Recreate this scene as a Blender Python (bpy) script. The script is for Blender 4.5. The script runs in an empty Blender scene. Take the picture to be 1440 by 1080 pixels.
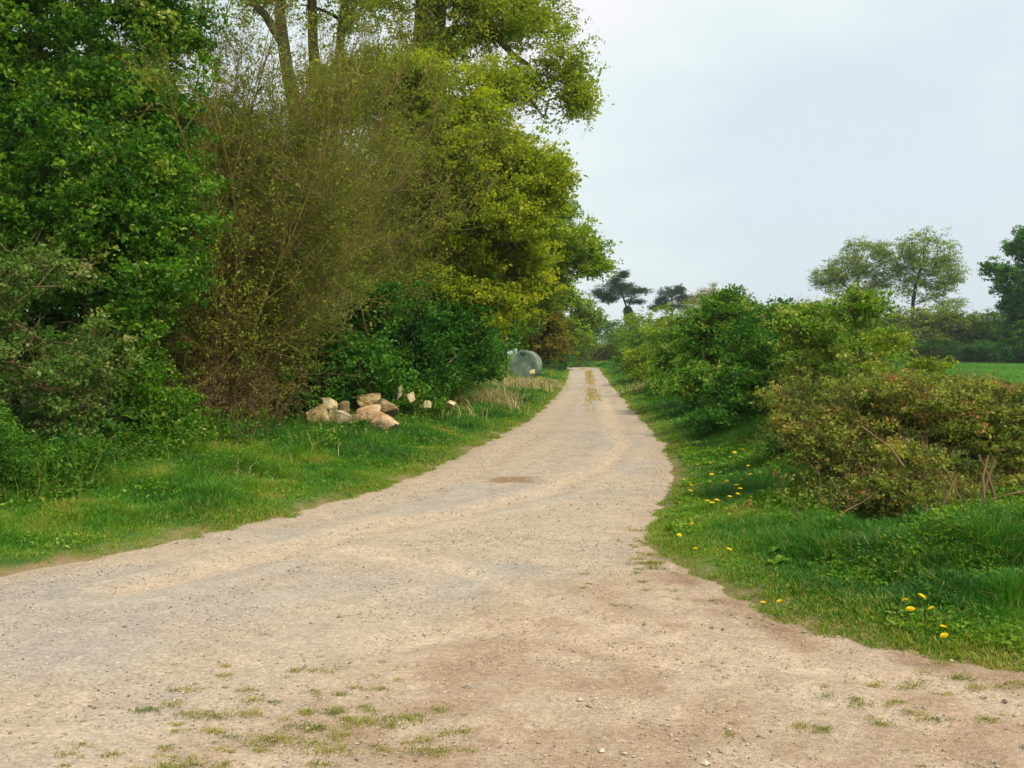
import bpy, math, random
import numpy as np
R = math.radians
SC = bpy.context.scene
COL = SC.collection

# ------------------------------------------------------------------ camera
F = 1383.0                      # focal length in pixels of a 1440 px wide frame
EYE = 1.6
PITCH = math.atan(48.0 / F)
cam_d = bpy.data.cameras.new("camera")
cam_d.sensor_width = 36.0
cam_d.lens = 36.0 * F / 1440.0
cam_d.clip_start = 0.05
cam_d.clip_end = 5000
cam = bpy.data.objects.new("camera", cam_d)
cam.location = (0, 0, EYE)
cam.rotation_euler = (math.pi / 2 - PITCH, 0, 0)
COL.objects.link(cam)
SC.camera = cam

# ------------------------------------------------------------------ sky, sun, exposure
SUN_EL, SUN_AZ = R(50), R(132)          # azimuth clockwise from +Y (view direction)
w = bpy.data.worlds.new("World")
SC.world = w
w.use_nodes = True
nt = w.node_tree
nt.nodes.clear()
o = nt.nodes.new('ShaderNodeOutputWorld')
bg = nt.nodes.new('ShaderNodeBackground')
sky = nt.nodes.new('ShaderNodeTexSky')
sky.sky_type = 'NISHITA'
sky.sun_disc = False
sky.sun_elevation = SUN_EL
sky.sun_rotation = SUN_AZ
sky.dust_density = 2.5
sky.air_density = 1.2
tc = nt.nodes.new('ShaderNodeTexCoord')
mp = nt.nodes.new('ShaderNodeMapping')
mp.inputs['Scale'].default_value = (1.0, 1.0, 2.6)
mp.inputs['Location'].default_value = (0.35, 0.1, 0.75)
mp.inputs['Rotation'].default_value = (0.0, 0.45, 0.0)
n1 = nt.nodes.new('ShaderNodeTexNoise')
n1.inputs['Scale'].default_value = 1.9
n1.inputs['Detail'].default_value = 4
n1.inputs['Roughness'].default_value = 0.42
cr = nt.nodes.new('ShaderNodeValToRGB')
cr.color_ramp.elements[0].position = 0.38
cr.color_ramp.elements[0].color = (6.5, 7.3, 7.8, 1)
cr.color_ramp.elements[1].position = 0.62
cr.color_ramp.elements[1].color = (8.9, 8.8, 9.0, 1)
e = cr.color_ramp.elements.new(0.5)
e.color = (7.5, 8.25, 8.2, 1)
mx = nt.nodes.new('ShaderNodeMix')
mx.data_type = 'RGBA'
mx.inputs[0].default_value = 0.86
nt.links.new(tc.outputs['Generated'], mp.inputs['Vector'])
nt.links.new(mp.outputs[0], n1.inputs['Vector'])
nt.links.new(n1.outputs['Fac'], cr.inputs[0])
nt.links.new(sky.outputs[0], mx.inputs[6])
nt.links.new(cr.outputs[0], mx.inputs[7])
nt.links.new(mx.outputs[2], bg.inputs['Color'])
bg.inputs['Strength'].default_value = 0.1
nt.links.new(bg.outputs[0], o.inputs['Surface'])

sd = bpy.data.lights.new("sun", 'SUN')
sd.energy = 3.4
sd.angle = R(7)
sd.color = (1.0, 0.93, 0.80)
sun = bpy.data.objects.new("sun", sd)
sx, sy, sz = math.sin(SUN_AZ) * math.cos(SUN_EL), math.cos(SUN_AZ) * math.cos(SUN_EL), math.sin(SUN_EL)
from mathutils import Vector
sun.rotation_euler = Vector((sx, sy, sz)).to_track_quat('Z', 'Y').to_euler()
sun.location = (20, -10, 40)
COL.objects.link(sun)

SC.view_settings.view_transform = 'Standard'
SC.view_settings.look = 'None'
SC.view_settings.exposure = 0.29
SC.view_settings.gamma = 1.0
SC.cycles.max_bounces = 6
SC.cycles.diffuse_bounces = 3
SC.cycles.glossy_bounces = 2
SC.cycles.transmission_bounces = 3
SC.cycles.volume_bounces = 0
SC.cycles.use_denoising = True

# ------------------------------------------------------------------ helpers
rng = np.random.default_rng(7)

def at(px, py, Y):
    """world point seen at a picture position at forward distance Y"""
    u = (540.0 - py) / F
    dy = math.cos(PITCH) + u * math.sin(PITCH)
    dz = -math.sin(PITCH) + u * math.cos(PITCH)
    return np.array([(px - 720.0) / F * Y / dy, Y, EYE + dz * Y / dy])

def gp(px, py, z=0.0):
    u = (540.0 - py) / F
    dy = math.cos(PITCH) + u * math.sin(PITCH)
    dz = -math.sin(PITCH) + u * math.cos(PITCH)
    t = (z - EYE) / dz
    return np.array([(px - 720.0) / F * t, dy * t, z])

def hash2(ix, iy, seed):
    n = (ix * 374761393 + iy * 668265263 + seed * 974634777) & 0xffffffff
    n = ((n ^ (n >> 13)) * 1274126177) & 0xffffffff
    return ((n ^ (n >> 16)) & 0xffffff) / float(0xffffff)

def vnoise(x, y, seed=0):
    x = np.asarray(x, float); y = np.asarray(y, float)
    ix = np.floor(x).astype(np.int64); iy = np.floor(y).astype(np.int64)
    fx = x - ix; fy = y - iy
    fx = fx * fx * (3 - 2 * fx); fy = fy * fy * (3 - 2 * fy)
    a = hash2(ix, iy, seed); b = hash2(ix + 1, iy, seed)
    c = hash2(ix, iy + 1, seed); d = hash2(ix + 1, iy + 1, seed)
    return (a * (1 - fx) + b * fx) * (1 - fy) + (c * (1 - fx) + d * fx) * fy

def fbm(x, y, seed=0, oct=4):
    s = 0; a = 0.5; t = 0
    for k in range(oct):
        s = s + a * vnoise(x * 2 ** k, y * 2 ** k, seed + k * 17); t += a; a *= 0.5
    return s / t

def sstep(a, b, x):
    t = np.clip((x - a) / (b - a), 0, 1)
    return t * t * (3 - 2 * t)

class Bag:
    """collects vertices, faces and a 0..1 tint and links them as ONE mesh"""
    def __init__(s):
        s.v = []; s.q = []; s.t = []; s.tint = []; s.n = 0
    def add(s, v, q=None, t=None, tint=0.5):
        v = np.asarray(v, np.float32).reshape(-1, 3)
        if q is not None and len(q): s.q.append(np.asarray(q, np.int64) + s.n)
        if t is not None and len(t): s.t.append(np.asarray(t, np.int64) + s.n)
        s.v.append(v)
        s.tint.append(np.broadcast_to(np.asarray(tint, np.float32), (len(v),)))
        s.n += len(v)
    def mesh(s, name, mat, origin=(0, 0, 0), smooth=False):
        m = bpy.data.meshes.new(name)
        v = np.concatenate(s.v) - np.asarray(origin, np.float32)
        q = np.concatenate(s.q).reshape(-1, 4) if s.q else np.zeros((0, 4), np.int64)
        t = np.concatenate(s.t).reshape(-1, 3) if s.t else np.zeros((0, 3), np.int64)
        tn = np.concatenate(s.tint)
        loops = np.concatenate([q.ravel(), t.ravel()])
        used = np.zeros(len(v), bool); used[loops] = True
        if not used.all():
            re_ = np.cumsum(used) - 1; v = v[used]; tn = tn[used]; q = re_[q]; t = re_[t]
            loops = re_[loops]
        loops = loops.astype(np.int32)
        m.vertices.add(len(v)); m.vertices.foreach_set('co', v.astype(np.float32).ravel())
        m.loops.add(len(loops)); m.loops.foreach_set('vertex_index', loops)
        npol = len(q) + len(t)
        st = np.concatenate([np.arange(len(q)) * 4, len(q) * 4 + np.arange(len(t)) * 3]).astype(np.int32)
        m.polygons.add(npol); m.polygons.foreach_set('loop_start', st)
        m.polygons.foreach_set('use_smooth', np.full(npol, smooth, bool))
        a = m.attributes.new('tint', 'FLOAT', 'POINT')
        a.data.foreach_set('value', tn.astype(np.float32))
        m.update(calc_edges=True)
        m.materials.append(mat)
        return m
    def link(s, name, mat, parent=None, smooth=False, loc=None):
        """loc = base of the thing; a child inherits it from its parent"""
        org = loc if loc is not None else (0, 0, 0)
        if parent is not None: org = parent.location
        ob = bpy.data.objects.new(name, s.mesh(name, mat, tuple(org), smooth))
        COL.objects.link(ob)
        if parent is not None: ob.parent = parent
        elif loc is not None: ob.location = loc
        return ob

def tag(o, label=None, cat=None, group=None, kind=None):
    if label: o['label'] = label
    if cat: o['category'] = cat
    if group: o['group'] = group
    if kind: o['kind'] = kind
    return o

def empty(name, loc, label, cat, group=None):
    o = bpy.data.objects.new(name, None)
    o.empty_display_size = 0.2
    o.location = tuple(float(a) for a in loc)
    COL.objects.link(o)
    return tag(o, label, cat, group)

# ------------------------------------------------------------------ materials
def mat_new(name):
    m = bpy.data.materials.new(name); m.use_nodes = True
    m.node_tree.nodes.clear()
    return m, m.node_tree

def leaf_mat(name, stops, transl=0.35, rough=0.55, spec=0.25):
    m, t = mat_new(name)
    out = t.nodes.new('ShaderNodeOutputMaterial')
    at_ = t.nodes.new('ShaderNodeAttribute'); at_.attribute_name = 'tint'
    r = t.nodes.new('ShaderNodeValToRGB')
    els = r.color_ramp.elements
    while len(els) < len(stops): els.new(0.5)
    for k, (p, c) in enumerate(stops):
        els[k].position = p; els[k].color = (*c, 1)
    b = t.nodes.new('ShaderNodeBsdfPrincipled')
    b.inputs['Roughness'].default_value = rough
    b.inputs['Specular IOR Level'].default_value = spec
    tr = t.nodes.new('ShaderNodeBsdfTranslucent')
    br = t.nodes.new('ShaderNodeMix'); br.data_type = 'RGBA'; br.blend_type = 'MULTIPLY'
    br.inputs[0].default_value = 1.0; br.inputs[7].default_value = (1.5, 1.6, 0.55, 1)
    mixs = t.nodes.new('ShaderNodeMixShader'); mixs.inputs[0].default_value = transl
    L = t.links.new
    L(at_.outputs['Fac'], r.inputs[0]); L(r.outputs[0], b.inputs['Base Color'])
    L(r.outputs[0], br.inputs[6]); L(br.outputs[2], tr.inputs['Color'])
    L(b.outputs[0], mixs.inputs[1]); L(tr.outputs[0], mixs.inputs[2])
    L(mixs.outputs[0], out.inputs['Surface'])
    return m

def bark_mat(name, c0, c1, scale=14, rough=0.9, bump=0.5):
    m, t = mat_new(name)
    out = t.nodes.new('ShaderNodeOutputMaterial')
    b = t.nodes.new('ShaderNodeBsdfPrincipled'); b.inputs['Roughness'].default_value = rough
    b.inputs['Specular IOR Level'].default_value = 0.2
    tcn = t.nodes.new('ShaderNodeTexCoord')
    mpn = t.nodes.new('ShaderNodeMapping'); mpn.inputs['Scale'].default_value = (1, 1, 0.25)
    n = t.nodes.new('ShaderNodeTexNoise'); n.inputs['Scale'].default_value = scale; n.inputs['Detail'].default_value = 6
    r = t.nodes.new('ShaderNodeValToRGB')
    r.color_ramp.elements[0].position = 0.35; r.color_ramp.elements[0].color = (*c0, 1)
    r.color_ramp.elements[1].position = 0.68; r.color_ramp.elements[1].color = (*c1, 1)
    bp = t.nodes.new('ShaderNodeBump'); bp.inputs['Strength'].default_value = bump; bp.inputs['Distance'].default_value = 0.03
    L = t.links.new
    L(tcn.outputs['Object'], mpn.inputs[0]); L(mpn.outputs[0], n.inputs['Vector'])
    L(n.outputs['Fac'], r.inputs[0]); L(r.outputs[0], b.inputs['Base Color'])
    L(n.outputs['Fac'], bp.inputs['Height']); L(bp.outputs[0], b.inputs['Normal'])
    L(b.outputs[0], out.inputs['Surface'])
    return m

G = {}
G['maple'] = leaf_mat('leaves_fresh_green', [(0, (0.022, 0.09, 0.004)), (0.5, (0.075, 0.2, 0.006)), (0.85, (0.19, 0.31, 0.014)), (1, (0.36, 0.4, 0.09))])
G['grey'] = leaf_mat('leaves_grey_green', [(0, (0.04, 0.1, 0.012)), (0.5, (0.1, 0.19, 0.025)), (0.85, (0.22, 0.28, 0.06)), (1, (0.34, 0.32, 0.14))])
G['oak'] = leaf_mat('leaves_spring_oak', [(0, (0.10, 0.15, 0.004)), (0.5, (0.205, 0.27, 0.006)), (0.85, (0.34, 0.39, 0.01)), (1, (0.46, 0.44, 0.03))], transl=0.45)
G['olive'] = leaf_mat('leaves_olive', [(0, (0.07, 0.11, 0.008)), (0.5, (0.16, 0.22, 0.014)), (1, (0.34, 0.38, 0.03))])
G['elder'] = leaf_mat('leaves_deep_green', [(0, (0.014, 0.075, 0.005)), (0.5, (0.042, 0.155, 0.008)), (0.85, (0.1, 0.25, 0.014)), (1, (0.16, 0.28, 0.04))])
G['haw'] = leaf_mat('leaves_hawthorn', [(0, (0.03, 0.1, 0.005)), (0.5, (0.09, 0.22, 0.008)), (0.85, (0.19, 0.31, 0.016)), (1, (0.34, 0.38, 0.08))])
G['lime'] = leaf_mat('leaves_lime', [(0, (0.09, 0.16, 0.006)), (0.5, (0.19, 0.28, 0.008)), (1, (0.36, 0.4, 0.015))])
G['bronze'] = leaf_mat('leaves_bronze', [(0, (0.06, 0.1, 0.012)), (0.35, (0.14, 0.19, 0.02)), (0.72, (0.3, 0.32, 0.05)), (0.92, (0.42, 0.36, 0.09)), (1, (0.42, 0.2, 0.07))])
G['gold'] = leaf_mat('leaves_golden_brown', [(0, (0.09, 0.09, 0.006)), (0.5, (0.17, 0.15, 0.008)), (1, (0.27, 0.2, 0.012))])
G['far'] = leaf_mat('leaves_far_green', [(0, (0.05, 0.12, 0.01)), (0.5, (0.12, 0.21, 0.015)), (1, (0.24, 0.31, 0.03))])
G['faroak'] = leaf_mat('leaves_far_oak', [(0, (0.11, 0.16, 0.02)), (0.5, (0.2, 0.27, 0.03)), (1, (0.34, 0.38, 0.05))], transl=.4)
G['dark'] = leaf_mat('leaves_dark_evergreen', [(0, (0.015, 0.06, 0.012)), (0.5, (0.04, 0.12, 0.02)), (1, (0.09, 0.2, 0.035))], transl=0.12)
G['pine'] = leaf_mat('needles_blue_green', [(0, (0.02, 0.05, 0.022)), (0.5, (0.04, 0.08, 0.035)), (1, (0.08, 0.12, 0.045))], transl=0.1)
G['twigleaf'] = leaf_mat('buds_brown', [(0, (0.1, 0.065, 0.02)), (0.5, (0.19, 0.13, 0.035)), (1, (0.26, 0.22, 0.05))], transl=0.1)
G['grass'] = leaf_mat('grass_blades', [(0, (0.03, 0.125, 0.01)), (0.45, (0.065, 0.21, 0.012)), (0.7, (0.13, 0.28, 0.018)), (0.85, (0.32, 0.29, 0.03)), (1, (0.48, 0.36, 0.13))], transl=0.3, rough=0.45, spec=0.3)
G['dry'] = leaf_mat('dry_grass_blades', [(0, (0.25, 0.2, 0.09)), (0.5, (0.4, 0.31, 0.15)), (1, (0.55, 0.45, 0.25))], transl=0.25)
G['moss'] = leaf_mat('moss_tufts', [(0, (0.11, 0.16, 0.02)), (0.5, (0.26, 0.25, 0.03)), (1, (0.42, 0.3, 0.08))], transl=0.2)
BARK = bark_mat('bark_grey_brown', (0.03, 0.025, 0.016), (0.1, 0.085, 0.05))
BARKM = bark_mat('bark_mossy', (0.035, 0.035, 0.012), (0.11, 0.11, 0.04), scale=8)
TWIG = bark_mat('twigs_pale_brown', (0.1, 0.065, 0.028), (0.28, 0.19, 0.09), scale=5, bump=0.1)
TWIGO = bark_mat('twigs_olive', (0.1, 0.075, 0.018), (0.27, 0.2, 0.06), scale=3, bump=0.1)
TWIGP = bark_mat('twigs_pinkish', (0.16, 0.12, 0.09), (0.32, 0.25, 0.2), scale=3, bump=0.1)

# ------------------------------------------------------------------ the road outline
LEFTP = [(801, 519), (797, 535), (785, 556), (768, 574), (745, 592), (720, 604), (680, 625), (640, 645), (580, 670), (520, 694), (460, 711), (400, 728), (290, 753), (180, 777), (90, 796), (0, 813)]
RIGHTP = [(843, 519), (850, 530), (862, 545), (880, 566), (900, 588), (920, 608), (936, 630), (945, 655), (938, 690), (928, 720), (915, 745), (918, 772), (960, 800), (1030, 846), (1090, 868), (1150, 884), (1240, 906), (1340, 925), (1440, 940)]
LW = [gp(*p)[:2] for p in LEFTP] + [np.array(a) for a in [(-5.2, 5.4), (-7.5, 3.9), (-11, 2.2), (-18, 0), (-40, -5), (-40, -40)]]
RW = [gp(*p)[:2] for p in RIGHTP] + [np.array(a) for a in [(3.3, 4.55), (5, 4.1), (9, 3.6), (20, 3), (40, 2), (40, -40)]]
# beyond the last visible point the lane bends left behind the verge
FARL = [np.array(a) for a in [(-30, 97), (-14, 95.5), (-2, 92), (3.2, 88)]]
FARR = [np.array(a) for a in [(-30, 101), (-12, 100), (1, 97), (6, 93), (8, 89)]]
POLY = np.array([*FARL, *LW, *RW[::-1], *FARR[::-1]])

def poly_sd(x, y, P=POLY):
    """signed distance, negative inside"""
    x = np.asarray(x, float).ravel(); y = np.asarray(y, float).ravel()
    out = np.empty(len(x))
    A = P; B = np.roll(P, -1, 0)
    for s in range(0, len(x), 40000):
        X = x[s:s + 40000, None]; Yv = y[s:s + 40000, None]
        ex = B[:, 0] - A[:, 0]; ey = B[:, 1] - A[:, 1]
        wx = X - A[:, 0]; wy = Yv - A[:, 1]
        t = np.clip((wx * ex + wy * ey) / (ex * ex + ey * ey + 1e-12), 0, 1)
        d = np.sqrt(((wx - ex * t) ** 2 + (wy - ey * t) ** 2).min(1))
        c1 = (A[:, 1] > Yv) != (B[:, 1] > Yv)
        xi = ex * (Yv - A[:, 1]) / (ey + 1e-12) + A[:, 0]
        ins = (c1 & (X < xi)).sum(1) % 2 == 1
        out[s:s + 40000] = np.where(ins, -d, d)
    return out

def edge_noise(x, y):
    return (fbm(x * 1.3, y * 1.3, 3, 3) - 0.5) * 0.22 + (fbm(x * 6, y * 6, 9, 2) - 0.5) * 0.14

def road_h(x, y):
    return (fbm(x * 0.25, y * 0.25, 21, 2) - 0.5) * 0.05 + (fbm(x * 1.6, y * 1.6, 31, 3) - 0.5) * 0.018

SP = gp(495, 604)[:2] + np.array([-0.1, 0.7])
def verge_h(x, y, d):
    right = sstep(-0.5, 1.0, x - np.interp(y, [0, 8, 14, 20, 80], [1, 1.1, 1.9, 2.3, 5]))
    h = 0.07 * sstep(0, 0.35, d) + 0.10 * sstep(0.2, 2.0, d) + right * 0.12 * sstep(0.6, 2.2, d)
    h = h + (fbm(x * 0.9, y * 0.9, 5, 3) - 0.5) * 0.14 * sstep(0.1, 1.2, d)
    h = h + (fbm(x * 3.5, y * 3.5, 8, 2) - 0.5) * 0.05 * sstep(0.05, 0.6, d)
    h = h + 0.30 * np.exp(-(((x - SP[0]) / 0.85) ** 2 + ((y - SP[1]) / 0.8) ** 2))
    return h

def ground_h(x, y, d=None):
    if d is None:
        d = poly_sd(x, y) + edge_noise(np.ravel(x), np.ravel(y))
        d = d.reshape(np.shape(x))
    far = sstep(25, 60, np.hypot(x, y))
    rh = road_h(x, y)
    return rh + np.where(d > 0, verge_h(x, y, d) * (1 - 0.45 * far), np.maximum(d * 0.45, -0.09))

def gh(x, y):
    return float(ground_h(np.array([x]), np.array([y]))[0])

# ------------------------------------------------------------------ ground, field and track as grids
def axis(fine0, fine1, step, lim0, lim1, g=1.12):
    a = list(np.arange(fine0, fine1 + 1e-6, step))
    s = step
    lo = []; p = fine0
    while p > lim0: s *= g; p -= s; lo.append(p)
    s = step; p = a[-1]; hi = []
    while p < lim1: s *= g; p += s; hi.append(p)
    return np.array(lo[::-1] + a + hi)

def grid_mesh(name, xs, ys, zfun, keep, mat, colfun):
    X, Y = np.meshgrid(xs, ys)
    d = (poly_sd(X, Y) + edge_noise(X.ravel(), Y.ravel())).reshape(X.shape)
    Z = zfun(X, Y, d)
    nx, ny = len(xs), len(ys)
    ii, jj = np.meshgrid(np.arange(nx - 1), np.arange(ny - 1))
    a = (jj * nx + ii).ravel()
    q = np.stack([a, a + 1, a + nx + 1, a + nx], 1)
    k = keep(X.ravel()[q].mean(1), Y.ravel()[q].mean(1), d.ravel()[q].min(1), d.ravel()[q].max(1))
    q = q[k]
    used = np.unique(q); remap = np.full(nx * ny, -1); remap[used] = np.arange(len(used))
    v = np.stack([X.ravel(), Y.ravel(), Z.ravel()], 1)[used]
    b = Bag(); b.add(v, remap[q])
    m = b.mesh(name, mat, smooth=True)
    c = colfun(v[:, 0], v[:, 1], d.ravel()[used])
    ca = m.attributes.new('soil', 'FLOAT_COLOR', 'POINT')
    ca.data.foreach_set('color', np.concatenate([c, np.ones((len(c), 1))], 1).astype(np.float32).ravel())
    ob = bpy.data.objects.new(name, m); COL.objects.link(ob)
    return ob

def surf_mat(name, fine_scale, amt, bump, speck=True):
    m, t = mat_new(name)
    out = t.nodes.new('ShaderNodeOutputMaterial')
    b = t.nodes.new('ShaderNodeBsdfPrincipled'); b.inputs['Roughness'].default_value = 0.95
    b.inputs['Specular IOR Level'].default_value = 0.15
    ca = t.nodes.new('ShaderNodeAttribute'); ca.attribute_name = 'soil'
    tcn = t.nodes.new('ShaderNodeTexCoord')
    L = t.links.new
    n = t.nodes.new('ShaderNodeTexNoise'); n.inputs['Scale'].default_value = fine_scale
    n.inputs['Detail'].default_value = 8; n.inputs['Roughness'].default_value = 0.7
    v = t.nodes.new('ShaderNodeTexVoronoi'); v.inputs['Scale'].default_value = fine_scale * 3.2
    L(tcn.outputs['Object'], n.inputs['Vector']); L(tcn.outputs['Object'], v.inputs['Vector'])
    r = t.nodes.new('ShaderNodeMapRange')
    r.inputs['From Min'].default_value = 0.25; r.inputs['From Max'].default_value = 0.75
    r.inputs['To Min'].default_value = 1 - amt; r.inputs['To Max'].default_value = 1 + amt
    L(n.outputs['Fac'], r.inputs['Value'])
    mul = t.nodes.new('ShaderNodeMix'); mul.data_type = 'RGBA'; mul.blend_type = 'MULTIPLY'; mul.inputs[0].default_value = 1
    L(ca.outputs['Color'], mul.inputs[6]); L(r.outputs[0], mul.inputs[7])
    last = mul.outputs[2]
    if speck:
        hsv = t.nodes.new('ShaderNodeSeparateColor'); L(v.outputs['Color'], hsv.inputs[0])
        r2 = t.nodes.new('ShaderNodeMapRange'); r2.inputs['To Min'].default_value = 0.8; r2.inputs['To Max'].default_value = 1.18
        L(hsv.outputs[0], r2.inputs['Value'])
        m2 = t.nodes.new('ShaderNodeMix'); m2.data_type = 'RGBA'; m2.blend_type = 'MULTIPLY'; m2.inputs[0].default_value = 1
        L(last, m2.inputs[6]); L(r2.outputs[0], m2.inputs[7]); last = m2.outputs[2]
    L(last, b.inputs['Base Color'])
    add = t.nodes.new('ShaderNodeMath'); add.operation = 'MULTIPLY_ADD'; add.inputs[1].default_value = -0.5
    L(v.outputs['Distance'], add.inputs[0]); L(n.outputs['Fac'], add.inputs[2])
    bp = t.nodes.new('ShaderNodeBump'); bp.inputs['Strength'].default_value = bump; bp.inputs['Distance'].default_value = 0.02
    L(add.outputs[0], bp.inputs['Height']); L(bp.outputs[0], b.inputs['Normal'])
    L(b.outputs[0], out.inputs['Surface'])
    return m

ROADM = surf_mat('gravel_and_dust', 22, 0.22, 0.55)
SOILM = surf_mat('verge_soil', 12, 0.3, 0.5, speck=False)

def lerp(a, b, t):
    return a + (b - a) * t[:, None]

def polyline_d(x, y, pts):
    P = np.array(pts); best = np.full(len(x), 1e9)
    for a, b in zip(P[:-1], P[1:]):
        e = b - a
        t = np.clip(((x - a[0]) * e[0] + (y - a[1]) * e[1]) / (e @ e), 0, 1)
        best = np.minimum(best, np.hypot(x - a[0] - e[0] * t, y - a[1] - e[1] * t))
    return best

def pxline(pts): return [gp(*p)[:2] for p in pts]
DIRT_EDGE = np.array(pxline([(905, 752), (860, 790), (760, 828), (640, 850), (560, 885), (430, 930), (330, 975), (150, 1060)]) + [np.array((-6, 1.5)), np.array((-20, -8)), np.array((30, -20)), np.array((30, 5.0)), np.array((3, 6)), np.array((1.4, 8.6))])
CENTRE = pxline([(828, 521), (833, 545), (838, 580)]) 
def road_col(x, y, d):
    n1 = fbm(x * 0.9, y * 0.9, 41, 4); n2 = fbm(x * 3.2, y * 3.2, 51, 3); n3 = fbm(x * 0.35, y * 0.35, 61, 3)
    grey = np.array([0.355, 0.305, 0.245]); tan = np.array([0.445, 0.335, 0.232]); brown = np.array([0.25, 0.165, 0.098]); pale = np.array([0.54, 0.42, 0.30])
    c = np.tile(grey, (len(x), 1))
    c = lerp(c, tan, 0.1 + 0.55 * sstep(0.42, 0.66, n1))
    # along-lane streaks of dust
    l1 = polyline_d(x, y, pxline([(180, 830), (360, 785), (520, 745), (640, 722), (770, 690), (850, 655), (878, 625), (862, 590), (850, 560)]))
    c = lerp(c, tan * 1.12, 0.9 * np.exp(-(l1 / 0.2) ** 2) * (0.5 + n2 * 0.7))
    l2 = polyline_d(x, y, pxline([(420, 735), (560, 700), (650, 668), (740, 620), (780, 585), (808, 550)]))
    c = lerp(c, tan * 1.02, 0.6 * np.exp(-(l2 / 0.35) ** 2) * (0.5 + n2 * 0.7))
    # brown tint near the lane edges
    c = lerp(c, tan * 0.86, 0.7 * sstep(-0.45, -0.05, d))
    # trodden earth of the gateway on the right and in front
    de = poly_sd(x, y, DIRT_EDGE) + (n1 - 0.5) * 1.1 + (n2 - 0.5) * 0.4
    dirt = sstep(0.25, -0.35, de)
    earth = lerp(np.tile(tan * 0.9, (len(x), 1)), brown * 1.25, 0.8 * sstep(0.4, 0.68, n2))
    earth = lerp(earth, pale, 0.5 * sstep(0.5, 0.75, n3))
    c = c * (1 - dirt[:, None] * 0.88) + earth * dirt[:, None] * 0.88
    for pts, wd, am in (([(500, 775), (620, 795), (700, 815), (760, 845), (900, 890), (1060, 925), (1250, 955), (1440, 975)], 0.14, 0.6),
                        ([(560, 905), (720, 880), (850, 905), (1000, 945), (1300, 1010)], 0.13, 0.45),
                        ([(420, 860), (520, 850), (640, 800)], 0.12, 0.4)):
        l = polyline_d(x, y, pxline(pts))
        c = lerp(c, pale, am * np.exp(-(l / wd) ** 2) * (0.35 + n2))
    # darker crumbly earth against the right verge
    sel = polyline_d(x, y, pxline([(930, 790), (1000, 840), (1080, 880), (1200, 915), (1440, 960)]))
    c = lerp(c, brown, 0.75 * np.exp(-(sel / 0.16) ** 2) * sstep(0.3, 0.6, n2))
    # reddish wet hollow in the middle of the lane
    p = gp(733, 674)
    e = ((x - p[0] - .3 * (n1 - .5)) / 0.42) ** 2 + ((y - p[1] - .5 * (n2 - .5)) / 0.42) ** 2 + (n2 - 0.5) * 2.6 + (fbm(x * 9, y * 9, 57, 2) - .5) * 1.2
    c = lerp(c, np.array([0.25, 0.15, 0.08]), 0.85 * sstep(1.0, 0.2, e))
    # ochre moss down the crown of the lane
    dc = polyline_d(x, y, CENTRE) + (n2 - 0.5) * 0.35
    c = lerp(c, np.array([0.34, 0.24, 0.09]), 0.6 * sstep(0.3, 0.1, dc) * sstep(18, 26, y) * sstep(0.3, 0.55, fbm(x * 1.2, y * 0.5, 77, 3)))
    sp = vnoise(x * 9, y * 9, 99)
    return c * (0.9 + 0.2 * sp[:, None])

HEDGE_R = [(2.8, 3.0), (3.6, 6.5), (3.9, 9), (4.9, 14), (5.3, 20), (6.2, 32), (7.6, 50), (11, 80), (14, 105)]
def is_field(x, y):
    hx = np.interp(y, [p[1] for p in HEDGE_R], [p[0] for p in HEDGE_R])
    return (x > hx + 0.7) & (y > 4.5)

def ground_col(x, y, d):
    n1 = fbm(x * 1.1, y * 1.1, 71, 4); n2 = fbm(x * 5, y * 5, 81, 2)
    g = lerp(np.tile(np.array([0.03, 0.085, 0.012]), (len(x), 1)), np.array([0.07, 0.15, 0.02]), sstep(0.35, 0.7, n1))
    far = sstep(15, 50, np.hypot(x, y))
    g = g * (1 + 0.35 * far[:, None])
    s = np.array([0.23, 0.16, 0.08])
    soil = sstep(0.30, 0.02, d + (n2 - 0.5) * 0.3)
    g = lerp(g, s, soil)
    l = sstep(0.0, 1.5, -(x - np.interp(y, [0, 7, 12, 17, 30], [-8, -4.6, -5.0, -4.0, -4.5])))   # leaf litter under the left thicket
    g = lerp(g, np.array([0.06, 0.045, 0.022]), 0.8 * l * sstep(3, 8, y) * (y < 60))
    return g

def field_col(x, y, d):
    n1 = fbm(x * 0.25, y * 0.05, 91, 3); n2 = fbm(x * 2, y * 0.6, 95, 2)
    c = lerp(np.tile(np.array([0.06, 0.20, 0.022]), (len(x), 1)), np.array([0.12, 0.27, 0.035]), sstep(0.3, 0.7, n1))
    return c * (0.85 + 0.3 * n2[:, None])

xs = axis(-9, 10, 0.1, -400, 400); ys = axis(1.5, 26, 0.1, -60, 420, 1.06)
gz = lambda X, Y, d: ground_h(X, Y, d)
ground = grid_mesh('ground', xs, ys, gz, lambda x, y, a, b: (~is_field(x, y)) | (x < -1) , SOILM, ground_col)
tag(ground, 'grassy verges and earth under the hedges along the lane', kind='structure')
field = grid_mesh('field', xs, ys, gz, lambda x, y, a, b: is_field(x, y) & (x >= -1), SOILM, field_col)
tag(field, 'flat bright green crop field beyond the right hedge', kind='structure')
rx = axis(-8, 9, 0.045, -42, 42, 1.1); ry = axis(1.5, 22, 0.045, -40, 104, 1.03)
RUT1 = pxline([(180, 830), (360, 785), (520, 745), (640, 722), (770, 690), (850, 655), (878, 625), (862, 590), (850, 560), (842, 530)])
RUT2 = pxline([(420, 735), (560, 700), (650, 668), (740, 620), (780, 585), (808, 550), (820, 530)])
RUT3 = pxline([(500, 775), (620, 795), (700, 815), (760, 845), (900, 890), (1060, 925), (1250, 955), (1440, 975)])
RUT4 = pxline([(560, 905), (720, 880), (850, 905), (1000, 945), (1300, 1010)])
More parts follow.
